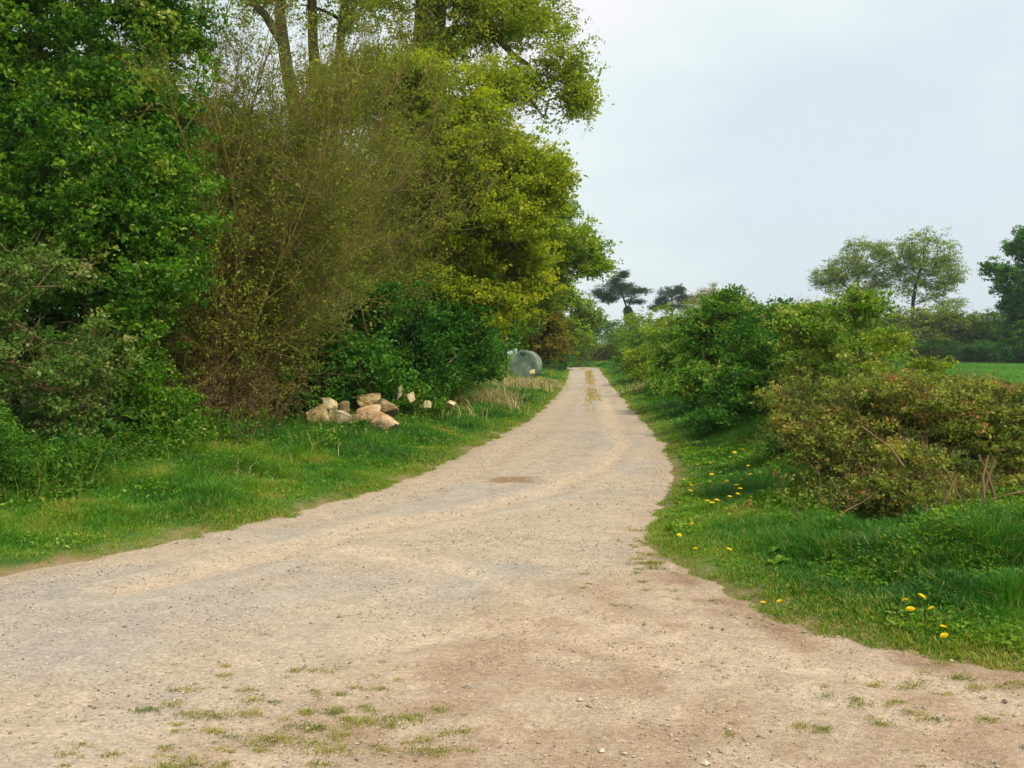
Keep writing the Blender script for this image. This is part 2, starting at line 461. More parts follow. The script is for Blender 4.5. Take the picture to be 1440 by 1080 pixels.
def relief(X, Y):
    x, y = X.ravel(), Y.ravel(); h = np.zeros(len(x))
    for r_, w_, a_ in ((RUT1, .2, .016), (RUT2, .25, .014), (RUT3, .13, .016), (RUT4, .16, .012)):
        l = polyline_d(x, y, r_); h -= a_ * np.exp(-(l / w_) ** 2) * (.5 + fbm(x, y, 7, 2)); h += a_ * .7 * np.exp(-((l - w_ * 1.6) / (w_ * .6)) ** 2)
    c = gp(640, 770); e = np.exp(-(((x - c[0]) / .9) ** 2 + ((y - c[1]) / .7) ** 2))
    h += e * .007 * np.sin((x * .8 + y * .6) * 34 + 3 * fbm(x * 2, y * 2, 3, 2))
    de = poly_sd(x, y, DIRT_EDGE); h += sstep(.2, -.3, de) * (fbm(x * 7, y * 7, 17, 3) - .5) * .022
    return h.reshape(X.shape)
track = grid_mesh('gravel_track', rx, ry, lambda X, Y, d: road_h(X, Y) + relief(X, Y) + 0.004 * (fbm(X * 9, Y * 9, 13, 2) - 0.5) + 0.012 * (fbm(X * 2.5, Y * 2.5, 15, 2) - 0.5),
                  lambda x, y, a, b: a < 0.22, ROADM, road_col)
tag(track, 'pale dusty gravel lane widening into a trodden earth gateway', kind='structure')

# ------------------------------------------------------------------ plant generators
def unit(v):
    return v / (np.linalg.norm(v, axis=-1, keepdims=True) + 1e-9)

def leaves(bag, c, size, tint, up=0.35, width=0.55, fold=0.15, droop=0.0):
    """pointed folded leaves: one quad each (base, side, tip, side)"""
    n = len(c)
    nrm = unit(rng.normal(size=(n, 3)) + np.array([0, 0, up * 2]))
    a = rng.normal(size=(n, 3)); a[:, 2] -= droop
    t = unit(a - (a * nrm).sum(1, keepdims=True) * nrm)
    s = np.cross(nrm, t)
    L = (size * rng.uniform(0.5, 1.6, n))[:, None]
    W = L * width
    v = np.empty((n, 4, 3))
    v[:, 0] = c - t * L * 0.5
    v[:, 1] = c + s * W * 0.5 + nrm * L * fold
    v[:, 2] = c + t * L * 0.5
    v[:, 3] = c - s * W * 0.5 + nrm * L * fold
    q = np.arange(n * 4).reshape(n, 4)
    bag.add(v.reshape(-1, 3), q, tint=np.repeat(np.clip(tint, 0, 1), 4))

def tubes(bag, P, Rr, sides=4, tint=0.5):
    """P (n,k,3) centre lines, Rr (n,k) radii"""
    n, k, _ = P.shape
    T = unit(np.gradient(P, axis=1))
    ref = np.where(np.abs(T[:, :, 2:3]) > 0.9, np.array([1.0, 0, 0]), np.array([0, 0, 1.0]))
    ref = np.repeat(ref[:, :1], k, 1)
    S = unit(np.cross(T, ref)); U = np.cross(S, T)
    ang = np.arange(sides) / sides * 2 * math.pi
    ring = S[:, :, None] * np.cos(ang)[:, None] + U[:, :, None] * np.sin(ang)[:, None]
    v = P[:, :, None] + ring * Rr[:, :, None, None]
    idx = np.arange(n * k * sides).reshape(n, k, sides)
    a = idx[:, :-1]; b = idx[:, 1:]
    q = np.stack([a, np.roll(a, -1, 2), np.roll(b, -1, 2), b], -1).reshape(-1, 4)
    bag.add(v.reshape(-1, 3), q, tint=tint)

def grow(start, d, length, k=5, up=0.15, wig=0.25):
    n = len(start)
    P = np.empty((n, k, 3)); P[:, 0] = start; d = unit(d)
    st = (length / (k - 1))[:, None]
    for i in range(1, k):
        d = unit(d + rng.normal(size=(n, 3)) * wig + np.array([0, 0, up]))
        P[:, i] = P[:, i - 1] + d * st
    return P, d

def branch_off(P, n, spread, len0, k=5, up=0.1, wig=0.25, tmin=0.25, taper=True):
    """n side shoots from random places on the paths P"""
    m, kk, _ = P.shape
    i = rng.integers(0, m, n); t = rng.uniform(tmin, 1.0, n) * (kk - 1)
    j = np.clip(t.astype(int), 0, kk - 2); f = (t - j)[:, None]
    s = P[i, j] * (1 - f) + P[i, j + 1] * f
    tang = unit(P[i, j + 1] - P[i, j])
    d = unit(tang + rng.normal(size=(n, 3)) * spread)
    L = len0 * rng.uniform(0.5, 1.3, n) * ((1.25 - t / (kk - 1)) if taper else 1)
    return grow(s, d, L, k, up, wig)[0], L

class Lobe:
    def __init__(s, px, py, Y, rpx, rpy, ry=None, w=1.0):
        s.c = at(px, py, Y); k = Y / F
        s.r = np.array([rpx * k, ry if ry is not None else rpx * k * 0.9, rpy * k]); s.w = w

def lobe_points(lobes, n, shell=0.45, rough=0.18, gap=0.0, gap_f=1.5):
    wt = np.array([l.w * (l.r[0] * l.r[2]) ** 0.8 for l in lobes]); wt /= wt.sum()
    k = rng.choice(len(lobes), n, p=wt)
    C = np.array([l.c for l in lobes])[k]; Rr = np.array([l.r for l in lobes])[k]
    d = unit(rng.normal(size=(n, 3)))
    r = rng.uniform(shell ** 3, 1, n) ** (1 / 3.0)
    ns = 1 + rough * (2 * vnoise(d[:, 0] * 2.7 + k * 7.1 + 50, d[:, 2] * 2.7 + d[:, 1] * 2 + 50, 5) - 1) * 1.6
    P = C + d * Rr * (r * ns)[:, None]
    if gap > 0:
        f = gap_f
        q = (vnoise(P[:, 0] * f + P[:, 1] * f * .5 + 90, P[:, 2] * f + 40, 31) + vnoise(P[:, 1] * f + 90, P[:, 2] * f * .9 + P[:, 0] * f * .4 + 40, 37)) / 2
        P = P[q > np.quantile(q, gap)]
    return P

def skeleton(bag, base, axis_pts, targets, r_tip=0.012, r_pow=2.3, r_max=0.6, bend=0.12, sides=6, down=0.0):
    """limbs that reach every target from the axis; radii by the pipe rule"""
    nodes = [np.array(p, float) for p in axis_pts]
    par = [-1] + list(range(len(axis_pts) - 1))
    path = [0.0]
    for i in range(1, len(nodes)): path.append(path[-1] + np.linalg.norm(nodes[i] - nodes[i - 1]) * 0.35)
    top = nodes[-1]
    mid = nodes[len(nodes) // 2]
    order = np.argsort(np.minimum(np.linalg.norm(targets - top, axis=1), np.linalg.norm(targets - mid, axis=1)))
    N = np.array(nodes); PL = np.array(path)
    first = max(1, int(len(axis_pts) * 0.4))
    for ti in order:
        a = targets[ti]
        dist = np.linalg.norm(N - a, axis=1)
        cost = dist + 0.32 * PL + 0.9 * np.maximum(0, N[:, 2] - a[2]) * 0.4
        cost[:first] += 1e3
        j = int(np.argmin(cost)); D = dist[j]
        if D < 1e-3: continue
        k = max(1, int(round(D / max(0.25, D * 0.3))))
        p0 = N[j]; prev = j
        off = rng.normal(size=3) * bend * D; off[2] += D * 0.05
        pts = []
        for m in range(1, k + 1):
            f = m / k
            p = p0 + (a - p0) * f + off * math.sin(math.pi * f)
            pts.append(p); par.append(prev); prev = len(par) - 1
            PL = np.append(PL, PL[j] + D * f)
        N = np.vstack([N, pts])
    n = len(N); par = np.array(par)
    acc = np.zeros(n); kids = np.zeros(n, int)
    for i in range(n - 1, 0, -1):
        if acc[i] == 0: acc[i] = r_tip ** r_pow
        acc[par[i]] += acc[i]; kids[par[i]] += 1
    rad = np.minimum(acc ** (1 / r_pow), r_max)
    L = len(axis_pts)
    for i in range(L): rad[i] = max(rad[i], rad[min(L - 1, i)])
    # axis as one tube with a flared foot, each limb piece as a frustum
    A = N[:L]; ra = rad[:L].copy(); ra[0] *= 1.35
    tubes(bag, A[None], ra[None], 12)
    ch = np.arange(L, n); pr = par[ch]
    P = np.stack([N[pr], N[ch]], 1)
    Rr = np.stack([np.minimum(rad[pr], rad[ch] * 1.35), rad[ch]], 1)
    P[:, 0] -= (P[:, 1] - P[:, 0]) * 0.06
    tubes(bag, P, Rr, sides)
    return N

def foliage(bag, centres, per, clump_r, size, tint0=0.5, tvar=0.22, up=0.5, flat=0.65, width=0.6, droop=0.0, lvar=0.17, sub=5, dens=1.0):
    """leaf clusters: each branch end carries a few tight sprays of leaves"""
    n = len(centres)
    i = np.repeat(np.arange(n), sub)
    sp = centres[i] + rng.normal(size=(len(i), 3)) * np.array([1, 1, flat]) * clump_r * 0.62
    cs = rng.uniform(0.5, 1.4, len(i))
    cnt = np.maximum(2, (per * dens / sub * cs ** 2).astype(int))
    j = np.repeat(np.arange(len(i)), cnt)
    off = rng.normal(size=(len(j), 3)) * np.array([1, 1, 0.55])
    off *= (clump_r * 0.26 * cs[j])[:, None]
    tn = (tint0 + rng.normal(size=n) * tvar * 0.7)[i] + rng.normal(size=len(i)) * tvar * 0.6
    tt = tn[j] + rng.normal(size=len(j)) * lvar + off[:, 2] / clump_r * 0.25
    leaves(bag, sp[j] + off, size, tt, up=up, width=width, droop=droop)

def plant(name, label, cat, base, lobes, mat, n_clump, per, clump_r, size, group=None, bark=BARK, axis=None,
          tint0=0.5, tvar=0.2, shell=0.45, n_twig=None, stem_name='trunk', leaf_name='crown', r_tip=0.012, r_max=0.6,
          up=0.5, flat=0.65, rough=0.18, width=0.6, droop=0.0, twigs=0, twig_len=0.3, extra=None, bend=0.12, gap=0.24):
    base = np.array([base[0], base[1], gh(base[0], base[1]) - 0.03])
    root = empty(name, base, label, cat, group)
    if axis is None:
        top = np.mean([l.c for l in lobes], 0)
        top = base + (top - base) * 0.75
        axis = [base + (top - base) * f + np.array([rng.normal() * 0.03, rng.normal() * 0.03, 0]) * (top[2] - base[2]) * (f > 0) for f in np.linspace(0, 1, 6)]
    else:
        axis = [base] + [np.array(a) for a in axis]
    C = lobe_points(lobes, int(n_clump * 1.12), shell, rough, gap, 0.4 / clump_r)
    C = C[C[:, 2] > base[2] + 0.06]
    tb = Bag()
    sub = C if (n_twig is None or n_twig >= len(C)) else C[rng.choice(len(C), n_twig, replace=False)]
    N = skeleton(tb, base, axis, sub, r_tip=r_tip, r_max=r_max, bend=bend)
    if twigs:
        i = rng.integers(0, len(C), twigs)
        P, _ = grow(C[i] + rng.normal(size=(twigs, 3)) * clump_r * 0.4, rng.normal(size=(twigs, 3)) + np.array([0, 0, 0.5]), rng.uniform(0.5, 1.3, twigs) * twig_len, 4, 0.1, 0.3)
        tubes(tb, P, np.tile(np.linspace(1, 0.4, 4) * r_tip * 0.5, (twigs, 1)), 3)
    if extra is not None: extra(tb)
    tb.link(stem_name, bark, root, smooth=True)
    fb = Bag()
    foliage(fb, C, per, clump_r, size, tint0, tvar, up, flat, width, droop)
    fb.link(leaf_name, mat, root)
    return root

def bush(name, label, cat, base, lobes, mat, n_clump, per, clump_r, size, **k):
    k.setdefault('stem_name', 'stems'); k.setdefault('leaf_name', 'foliage'); k.setdefault('r_max', 0.09); k.setdefault('bark', TWIG)
    k.setdefault('n_twig', 160)
    return plant(name, label, cat, base, lobes, mat, n_clump, per, clump_r, size, **k)

def thicket(name, label, cat, bases, lean, height, n_stem, mults, mat, leafmat=None, n_leaf=0, lsize=0.03, r0=0.02,
            spread=0.45, lens=(1.6, 0.7, 0.35), group=None, tint0=0.5, up=(0.12, 0.1, 0.08), wig=0.12, drift=0.0):
    """bare or thin-leaved shrub: fanning stems > side shoots > twigs"""
    b0 = np.mean(bases, 0); b0 = np.array([b0[0], b0[1], gh(b0[0], b0[1]) - 0.03])
    root = empty(name, b0, label, cat, group)
    i = rng.integers(0, len(bases), n_stem)
    S = np.array(bases)[i] + rng.normal(size=(n_stem, 2)) * 0.15
    S = np.concatenate([S, np.full((n_stem, 1), b0[2])], 1)
    d = np.array(lean) + rng.normal(size=(n_stem, 3)) * spread * np.array([1, 1, 0.2])
    d[:, 2] = np.abs(d[:, 2]) + 0.35
    P0, _ = grow(S, d, height * rng.uniform(0.45, 1.05, n_stem), 9, 0.05, wig)
    P0[:, :, 0] += drift * height * (np.linspace(0, 1, 9) ** 2)[None] * rng.uniform(.2, 1.3, (n_stem, 1))
    tb = Bag()
    tubes(tb, P0, np.linspace(1, 0.25, 9)[None] * (r0 * rng.uniform(0.6, 1.5, n_stem))[:, None], 5)
    P1, _ = branch_off(P0, mults[0], 0.55, lens[0], 6, up[0], wig * 1.3, 0.15)
    tubes(tb, P1, np.tile(np.linspace(1, 0.35, 6) * r0 * 0.4, (len(P1), 1)), 4)
    P2, _ = branch_off(P1, mults[1], 0.6, lens[1], 5, up[1], wig * 1.8, 0.1)
    tubes(tb, P2, np.tile(np.linspace(1, 0.4, 5) * r0 * 0.22, (len(P2), 1)), 3)
    P3, _ = branch_off(P2, mults[2], 0.7, lens[2], 3, up[2], 0.2, 0.1)
    tubes(tb, P3, np.tile(np.array([1, .7, .4]) * r0 * 0.15, (len(P3), 1)), 3)
    tb.link('stems', mat, root)
    if n_leaf:
        A = np.concatenate([P3.reshape(-1, 3), P2[:, 1:].reshape(-1, 3)])
        A = A[rng.integers(0, len(A), n_leaf)] + rng.normal(size=(n_leaf, 3)) * lsize * 0.6
        fb = Bag()
        tn = tint0 + (fbm(A[:, 0] * 1.5, A[:, 2] * 1.5 + A[:, 1], 4, 2) - 0.5) * 0.9 + rng.normal(size=n_leaf) * 0.12
        leaves(fb, A, lsize, tn)
        fb.link('foliage', leafmat, root)
    return root

def B(px, Y): return np.array([(px - 720.0) / F * Y, Y])

# ------------------------------------------------------------------ left side, near: tall field maple at the frame's edge
plant('field_maple_tree', 'tall bright green maple filling the left edge of the picture', 'tree', B(20, 13.2),
      [Lobe(60, 60, 13, 190, 150, 1.5), Lobe(-120, 200, 13, 190, 260, 1.5), Lobe(150, 190, 12.6, 110, 110, 1.0), Lobe(60, 330, 12.8, 150, 120, 1.2),
       Lobe(170, 300, 12.3, 90, 80, 0.8), Lobe(215, 80, 12.8, 60, 110, 0.8), Lobe(215, 380, 12.2, 62, 60, 0.6), Lobe(-60, 470, 13.2, 150, 140, 1.2), Lobe(200, 250, 12.5, 62, 120, 0.7),
       Lobe(60, -140, 13.3, 210, 150, 1.6), Lobe(120, 440, 13.3, 130, 110, 0.8, w=0.7), Lobe(30, 10, 12.6, 120, 80, 0.9), Lobe(240, 20, 13.4, 44, 60, 0.6), Lobe(180, -10, 12.8, 80, 70, 0.8)],
      G['maple'], 1200, 180, 0.3, 0.064, r_tip=0.006, r_max=0.16, tint0=0.42, tvar=0.24, n_twig=420, up=0.5, twigs=1400, twig_len=0.35,
      axis=[at(25, 600, 13.2), at(20, 480, 13.2), at(35, 360, 13.1), at(45, 220, 13.1), at(55, 90, 13.2), at(60, -60, 13.3)])
bush('maple_shrub', 'low spreading green shrub under the tall maple, right of its trunk', 'shrub', B(190, 12.6),
     [Lobe(185, 470, 12.3, 85, 55, 0.6), Lobe(215, 540, 12.1, 65, 45, 0.55), Lobe(140, 520, 12.2, 70, 60, 0.6), Lobe(205, 590, 12.1, 65, 40, 0.5), Lobe(245, 440, 12.6, 40, 40, 0.4), Lobe(150, 590, 12.6, 70, 50, .5), Lobe(195, 640, 11.6, 60, 30, .4), Lobe(270, 625, 12.2, 46, 28, .35, w=.7)],
     G['haw'], 280, 130, 0.22, 0.05, r_tip=0.004, tint0=0.5, up=0.5, twigs=500, twig_len=0.3)
bush('grey_leaved_shrub', 'twiggy shrub with dull grey-green leaves and pale crooked stems in front of the tall maple', 'shrub', B(45, 11.2),
     [Lobe(60, 420, 11.2, 80, 65, 0.6), Lobe(-20, 430, 11.2, 90, 90, 0.7), Lobe(90, 500, 10.9, 80, 60, 0.6), Lobe(20, 560, 11, 90, 60, 0.6), Lobe(110, 580, 10.8, 55, 36, 0.4), Lobe(-60, 600, 11, 90, 80, .6), Lobe(20, 640, 10.6, 70, 30, .4, w=.7), Lobe(110, 645, 10.8, 50, 26, .35, w=.6)],
     G['grey'], 260, 120, 0.2, 0.048, r_tip=0.005, r_max=0.05, shell=.3, rough=.3, tint0=0.36, tvar=0.25, bark=TWIG, twigs=900, twig_len=0.4, n_twig=200, bend=0.2,
     axis=[at(40, 650, 11.2), at(48, 600, 11.2), at(62, 545, 11.1), at(60, 480, 11.1)])
def stem_bush(name, label, px, py0, Y, h, n, mat=TWIG, leafm='elder', nl=2500, ls=0.04, sp=0.5, group=None, tint=0.5, cat='shrub'):
    return thicket(name, label, cat, [B(px, Y)], (0, 0, 1), h, n, (n * 5, n * 10, n * 14), mat, G[leafm], nl, ls, 0.008, sp, (h * 0.5, h * 0.25, h * 0.12), group=group, tint0=tint)
stem_bush('young_elder', 'small fresh green sapling at the foot of the grey-leaved shrub', 82, 0, 10.9, 0.62, 16, leafm='elder', nl=2600, ls=0.05, tint=0.65)
stem_bush('bramble', 'low green bramble beside the verge, right of the small sapling', 235, 0, 11.9, 0.62, 20, leafm='haw', nl=2600, ls=0.045, sp=0.8)
stem_bush('bramble', 'low bramble with a few green leaves in front of the brown thicket', 330, 0, 13.0, 0.7, 18, leafm='haw', nl=1500, ls=0.045, sp=0.8)
stem_bush('bramble', 'dark green bramble filling the gap left of the stone pile', 352, 0, 15.2, 0.4, 16, leafm='elder', nl=3200, ls=0.05, sp=0.8)

stem_bush('bramble', 'low bramble trailing into the verge at the foot of the tall maple', 150, 0, 11.3, 0.45, 16, leafm='haw', nl=1800, ls=0.045, sp=0.9, tint=.35)
stem_bush('nettle_clump', 'dark nettle clump at the far left under the grey-leaved shrub', 8, 0, 10.3, 0.45, 18, leafm='elder', nl=1600, ls=0.05, sp=0.5, tint=.5)
stem_bush('nettle_clump', 'green nettle clump in the verge below the dead scrub', 290, 0, 12.9, 0.4, 18, leafm='elder', nl=1700, ls=0.05, sp=0.6, tint=.6)
stem_bush('nettle_clump', 'nettle clump growing between the stones and the verge grass', 497, 0, 16.0, 0.28, 14, leafm='elder', nl=800, ls=0.05, sp=0.6, tint=.5)
# the tall olive-brown twiggy thicket, in two stems groups, and the dead scrub at its foot
thicket('blackthorn_thicket', 'tall olive-brown twiggy thicket rising between the tall maple and the spring oak', 'thicket',
        [B(285, 14.5), B(310, 14.8), B(268, 15.2), B(328, 15.6), B(320, 16)], (0.05, -0.02, 1), 6.75, 100, (1700, 9500, 21000), TWIGO, G['olive'], 115000, 0.042, 0.015, 0.26,
        (1.9, 1.0, 0.45), up=(0.08, 0.05, 0.05), wig=0.1, drift=.16)
thicket('blackthorn_thicket', 'leaning olive-brown thicket with bare lower branches reaching right over the green elder', 'thicket',
        [B(345, 19.2), B(370, 19.8), B(395, 20.3)], (0.1, -0.04, 1), 7.2, 95, (1600, 8500, 18000), TWIGO, G['olive'], 75000, 0.05, 0.016, 0.26,
        (2.1, 1.1, 0.5), up=(0.06, 0.05, 0.05), wig=0.1, drift=.22)
thicket('dead_scrub', 'leafless reddish-brown scrub low down in front of the tall thicket', 'shrub',
        [B(290, 14.2), B(310, 14.3), B(330, 14.5)], (-0.05, -0.05, 1), 1.5, 30, (300, 1300, 2600), TWIG, G['twigleaf'], 14000, 0.03, 0.009, 0.5,
        (0.8, 0.4, 0.18), wig=0.12)

# green shrubs behind the stone pile
bush('elder_shrub', 'fresh green elder directly behind the left end of the stone pile', 'shrub', B(470, 18.6),
     [Lobe(470, 485, 18.8, 60, 50), Lobe(430, 510, 18.3, 55, 60), Lobe(500, 520, 18.2, 50, 45), Lobe(515, 430, 19, 45, 50), Lobe(455, 560, 18, 45, 26), Lobe(400, 545, 17.6, 40, 40), Lobe(440, 430, 19, 45, 40)],
     G['elder'], 320, 110, 0.3, 0.075, r_tip=0.005, tint0=0.5, tvar=0.25, up=0.5)
bush('white_flowering_shrub', 'shrub with pale cream blossom among green leaves, above the elder', 'shrub', B(445, 18),
     [Lobe(450, 445, 17.9, 32, 34), Lobe(475, 415, 18.2, 25, 22)], G['grey'], 70, 50, 0.22, 0.05, tint0=0.9, tvar=0.15, r_tip=0.004)
bush('hazel_shrub', 'dark green hazel with a shaded hollow behind the right end of the stone pile', 'shrub', B(570, 21.5),
     [Lobe(560, 465, 22, 60, 55), Lobe(600, 510, 21.5, 50, 55), Lobe(545, 520, 21.3, 40, 50), Lobe(640, 470, 23, 60, 45), Lobe(590, 440, 23, 50, 36), Lobe(570, 555, 20.6, 50, 22)],
     G['elder'], 380, 110, 0.35, 0.085, r_tip=0.006, tint0=0.38, tvar=0.25)
bush('holly_shrub', 'dense green shrub with drooping sprays just left of the wrapped bale', 'shrub', B(668, 30),
     [Lobe(668, 500, 30, 38, 32), Lobe(690, 485, 30.5, 25, 30), Lobe(640, 510, 29, 32, 25), Lobe(705, 460, 32, 20, 40)],
     G['elder'], 240, 100, 0.33, 0.095, r_tip=0.006, tint0=0.55, tvar=0.25, up=0.2)
stem_bush('bramble', 'brown-green bramble behind the dry grass tuft', 625, 0, 24.5, 0.9, 24, leafm='olive', nl=3000, ls=0.06, sp=0.8)
stem_bush('bramble', 'green bramble right behind the pale upright stone', 580, 0, 20.2, 0.8, 24, leafm='haw', nl=3200, ls=0.055, sp=0.8)

# ------------------------------------------------------------------ the oaks
# old oak with the thick trunk at the top of the picture, far limb hanging into the sky
plant('oak_tree', 'huge old oak with the thickest trunk, one limb drooping into open sky', 'tree', B(600, 31),
      [Lobe(770, 30, 29, 55, 45, 1.6), Lobe(790, 90, 28.5, 36, 32, 1.0), Lobe(815, 140, 28.5, 16, 26, 0.5, w=1.6), Lobe(700, 30, 30, 60, 35, 1.6), Lobe(725, 120, 29, 40, 25, 1.0), Lobe(700, -90, 31, 150, 80, 4, w=.6),
       Lobe(560, -110, 31, 160, 80, 4, w=.6), Lobe(760, 165, 28.7, 16, 12, 0.4), Lobe(610, 60, 29.5, 50, 40, 0.9), Lobe(655, -10, 30, 60, 40, 1.4), Lobe(540, 10, 31, 50, 22, 1.4, w=0.6)],
      G['oak'], 950, 90, 0.42, 0.09, gap=.2, r_tip=0.012, r_max=0.62, bark=BARKM, tint0=0.62, tvar=0.2, rough=0.3, shell=0.3, n_twig=400, twigs=1500, twig_len=0.5, bend=0.2,
      extra=lambda tb: (tubes(tb, np.array([[at(600, 480, 31), at(601, 300, 31), at(602, 150, 31), at(604, 60, 31), at(607, -20, 31), at(615, -110, 31)]]), np.array([[.85, .62, .55, .52, .46, .3]]), 14),
                        tubes(tb, np.array([[at(612, 60, 30.8), at(640, 42, 30.4), at(672, 42, 30), at(700, 52, 29.6), at(722, 78, 29.3), at(745, 92, 29)]]), np.array([[.22, .17, .15, .13, .09, .05]]), 8)),
      axis=[at(602, 400, 31), at(602, 250, 31), at(604, 120, 31), at(606, 20, 31), at(612, -60, 31), at(625, -150, 31)])
plant('oak_tree', 'old oak with forked mossy trunks showing bare against sky above the thicket', 'tree', B(450, 27),
      [Lobe(500, 18, 27, 45, 22, 1.0, w=0.8), Lobe(350, -10, 27, 70, 25, 1.5), Lobe(320, -60, 27, 110, 60, 3), Lobe(450, -110, 27, 170, 70, 3.5), Lobe(420, 8, 27.5, 60, 12, 1, w=0.6), Lobe(520, -60, 27, 80, 50, 2)],
      G['oak'], 330, 90, 0.4, 0.09, gap=.25, r_tip=0.014, r_max=0.4, bark=BARKM, tint0=0.62, n_twig=260, twigs=700, twig_len=0.5, bend=0.22, shell=0.25,
      extra=lambda tb: (tubes(tb, np.array([[at(450, 330, 27), at(425, 200, 27), at(402, 90, 26.8), at(393, 20, 26.8), at(398, -60, 26.8)]]), np.array([[.3, .24, .17, .15, .12]]), 9),
                        tubes(tb, np.array([[at(398, 60, 26.8), at(372, 20, 26.8), at(345, -5, 26.7), at(310, -20, 26.6)]]), np.array([[.15, .11, .08, .05]]), 7),
                        tubes(tb, np.array([[at(455, 330, 27), at(448, 150, 27.2), at(440, 60, 27.3), at(438, -40, 27.3)]]), np.array([[.3, .2, .14, .12]]), 8)),
      axis=[at(455, 400, 27), at(465, 250, 27), at(474, 130, 27), at(480, 40, 27), at(490, -30, 27), at(500, -90, 27)])
# younger oak that fills the middle
plant('oak_tree', 'broad yellow-green oak in fresh leaf filling the middle of the wooded side', 'tree', B(630, 25),
      [Lobe(620, 130, 24, 60, 55, 1.4), Lobe(560, 105, 24, 55, 45, 1.2), Lobe(690, 150, 24, 50, 60, 1.3), Lobe(735, 220, 24, 55, 60, 1.2), Lobe(650, 230, 23.5, 70, 60, 1.2), Lobe(580, 200, 24, 55, 45, 1.0, w=.6),
       Lobe(740, 290, 24, 48, 45, 1.1), Lobe(680, 320, 23.5, 65, 50, 1.1), Lobe(610, 300, 24, 55, 50, 1.0), Lobe(720, 370, 24.5, 55, 45, 1.0), Lobe(640, 390, 24.3, 60, 50, 1.0), Lobe(500, 120, 24.5, 50, 45, 1.0),
       Lobe(560, 340, 24.5, 45, 60, 0.8), Lobe(600, 400, 23.2, 45, 40, 0.8), Lobe(680, 430, 23.8, 50, 34, 0.8), Lobe(765, 250, 24, 26, 40, 0.6)],
      G['oak'], 2000, 135, 0.36, 0.086, gap=.3, r_tip=0.012, r_max=0.3, bark=BARK, tint0=0.66, tvar=0.2, rough=0.22, shell=0.35, n_twig=620, twigs=2400, twig_len=0.4, bend=0.2,
      axis=[at(632, 480, 25), at(628, 400, 24.8), at(640, 330, 24.6), at(640, 260, 24.4), at(630, 190, 24.4), at(625, 120, 24.4)])
plant('oak_tree', 'light green oak farther along the lane with a low branch reaching over the track', 'tree', B(690, 42),
      [Lobe(800, 335, 40, 40, 24, 1.6), Lobe(835, 375, 39.5, 22, 12, 0.8), Lobe(815, 360, 40, 26, 14, 1.0), Lobe(765, 310, 41, 45, 45, 1.8), Lobe(770, 385, 40.5, 34, 14, 1.2, w=.8), Lobe(720, 330, 42, 60, 80, 2.5), Lobe(720, 430, 42, 45, 40, 2.0), Lobe(760, 420, 42, 28, 28, 1.0, w=.4)],
      G['lime'], 900, 90, 0.45, 0.12, r_tip=0.011, r_max=0.35, bark=BARK, tint0=0.5, tvar=0.22, rough=0.3, shell=0.3, n_twig=420, twigs=900, twig_len=0.55, bend=0.22,
      axis=[at(692, 470, 42), at(698, 430, 42), at(708, 390, 41.8), at(722, 350, 41.6), at(735, 300, 41.6)])
# behind the front row, closing the view into the wood
for px, Y, lob, lab, m_ in ((120, 22, [(120, 250, 160, 260), (-60, 300, 160, 240), (200, 480, 90, 120)], 'dark green tree half hidden behind the tall maple', 'maple'),
                        (330, 24, [(340, 330, 110, 170), (400, 430, 90, 110), (280, 430, 90, 140)], 'dark green tree half hidden behind the twiggy thicket', 'haw'),
                        (560, 33, [(560, 380, 90, 100), (490, 330, 80, 110), (640, 420, 60, 80)], 'green tree standing in the shade behind the broad spring oak', 'haw')):
    plant('woodland_tree', lab, 'tree', B(px, Y), [Lobe(a, b, Y, c, d, 1.6) for a, b, c, d in lob], G[m_], 800, 110, 0.6, 0.15, tint0=0.35, r_tip=0.012, r_max=0.25, n_twig=150, rough=.3,
          axis=[at(px, 470, Y), at(px, 400, Y), at(px + 4, 320, Y), at(px + 6, 220, Y)])
# row continuing down the left side
bush('golden_shrub', 'golden-brown leafy shrub rising behind the wrapped bale', 'shrub', B(755, 54),
     [Lobe(758, 460, 54, 30, 36, 1.6), Lobe(735, 440, 54, 36, 44, 1.6), Lobe(775, 480, 53.5, 18, 30, .9)], G['gold'], 420, 90, 0.45, 0.14, r_tip=0.01, tint0=0.45)
bush('golden_shrub', 'olive shrub with a pale grey-green top between the holly and the golden shrub', 'shrub', B(712, 45),
     [Lobe(715, 450, 45, 30, 40, 1.2), Lobe(700, 420, 45, 30, 40, 1.2)], G['olive'], 260, 90, 0.45, 0.13, r_tip=0.01, tint0=0.6)
plant('ash_tree', 'fresh green tree at the bend of the lane, left of the leaning pine', 'tree', B(795, 78),
      [Lobe(800, 440, 78, 32, 26, 1.8), Lobe(775, 415, 78, 32, 26, 1.8), Lobe(822, 450, 77.5, 20, 18, 1.0), Lobe(790, 475, 77, 34, 24, 1.5), Lobe(760, 440, 79, 25, 40, 1.5)], G['lime'], 520, 80, 0.6, 0.19, r_tip=0.014, r_max=0.3, tint0=0.45, tvar=.25, rough=.3, n_twig=150)
bush('dark_shrub', 'dark green shrub at the left foot of the fresh green tree by the bend', 'shrub', B(783, 72), [Lobe(785, 500, 72, 18, 17, .9), Lobe(770, 505, 70, 14, 14, .9)], G['elder'], 90, 60, 0.4, 0.12, tint0=0.3)
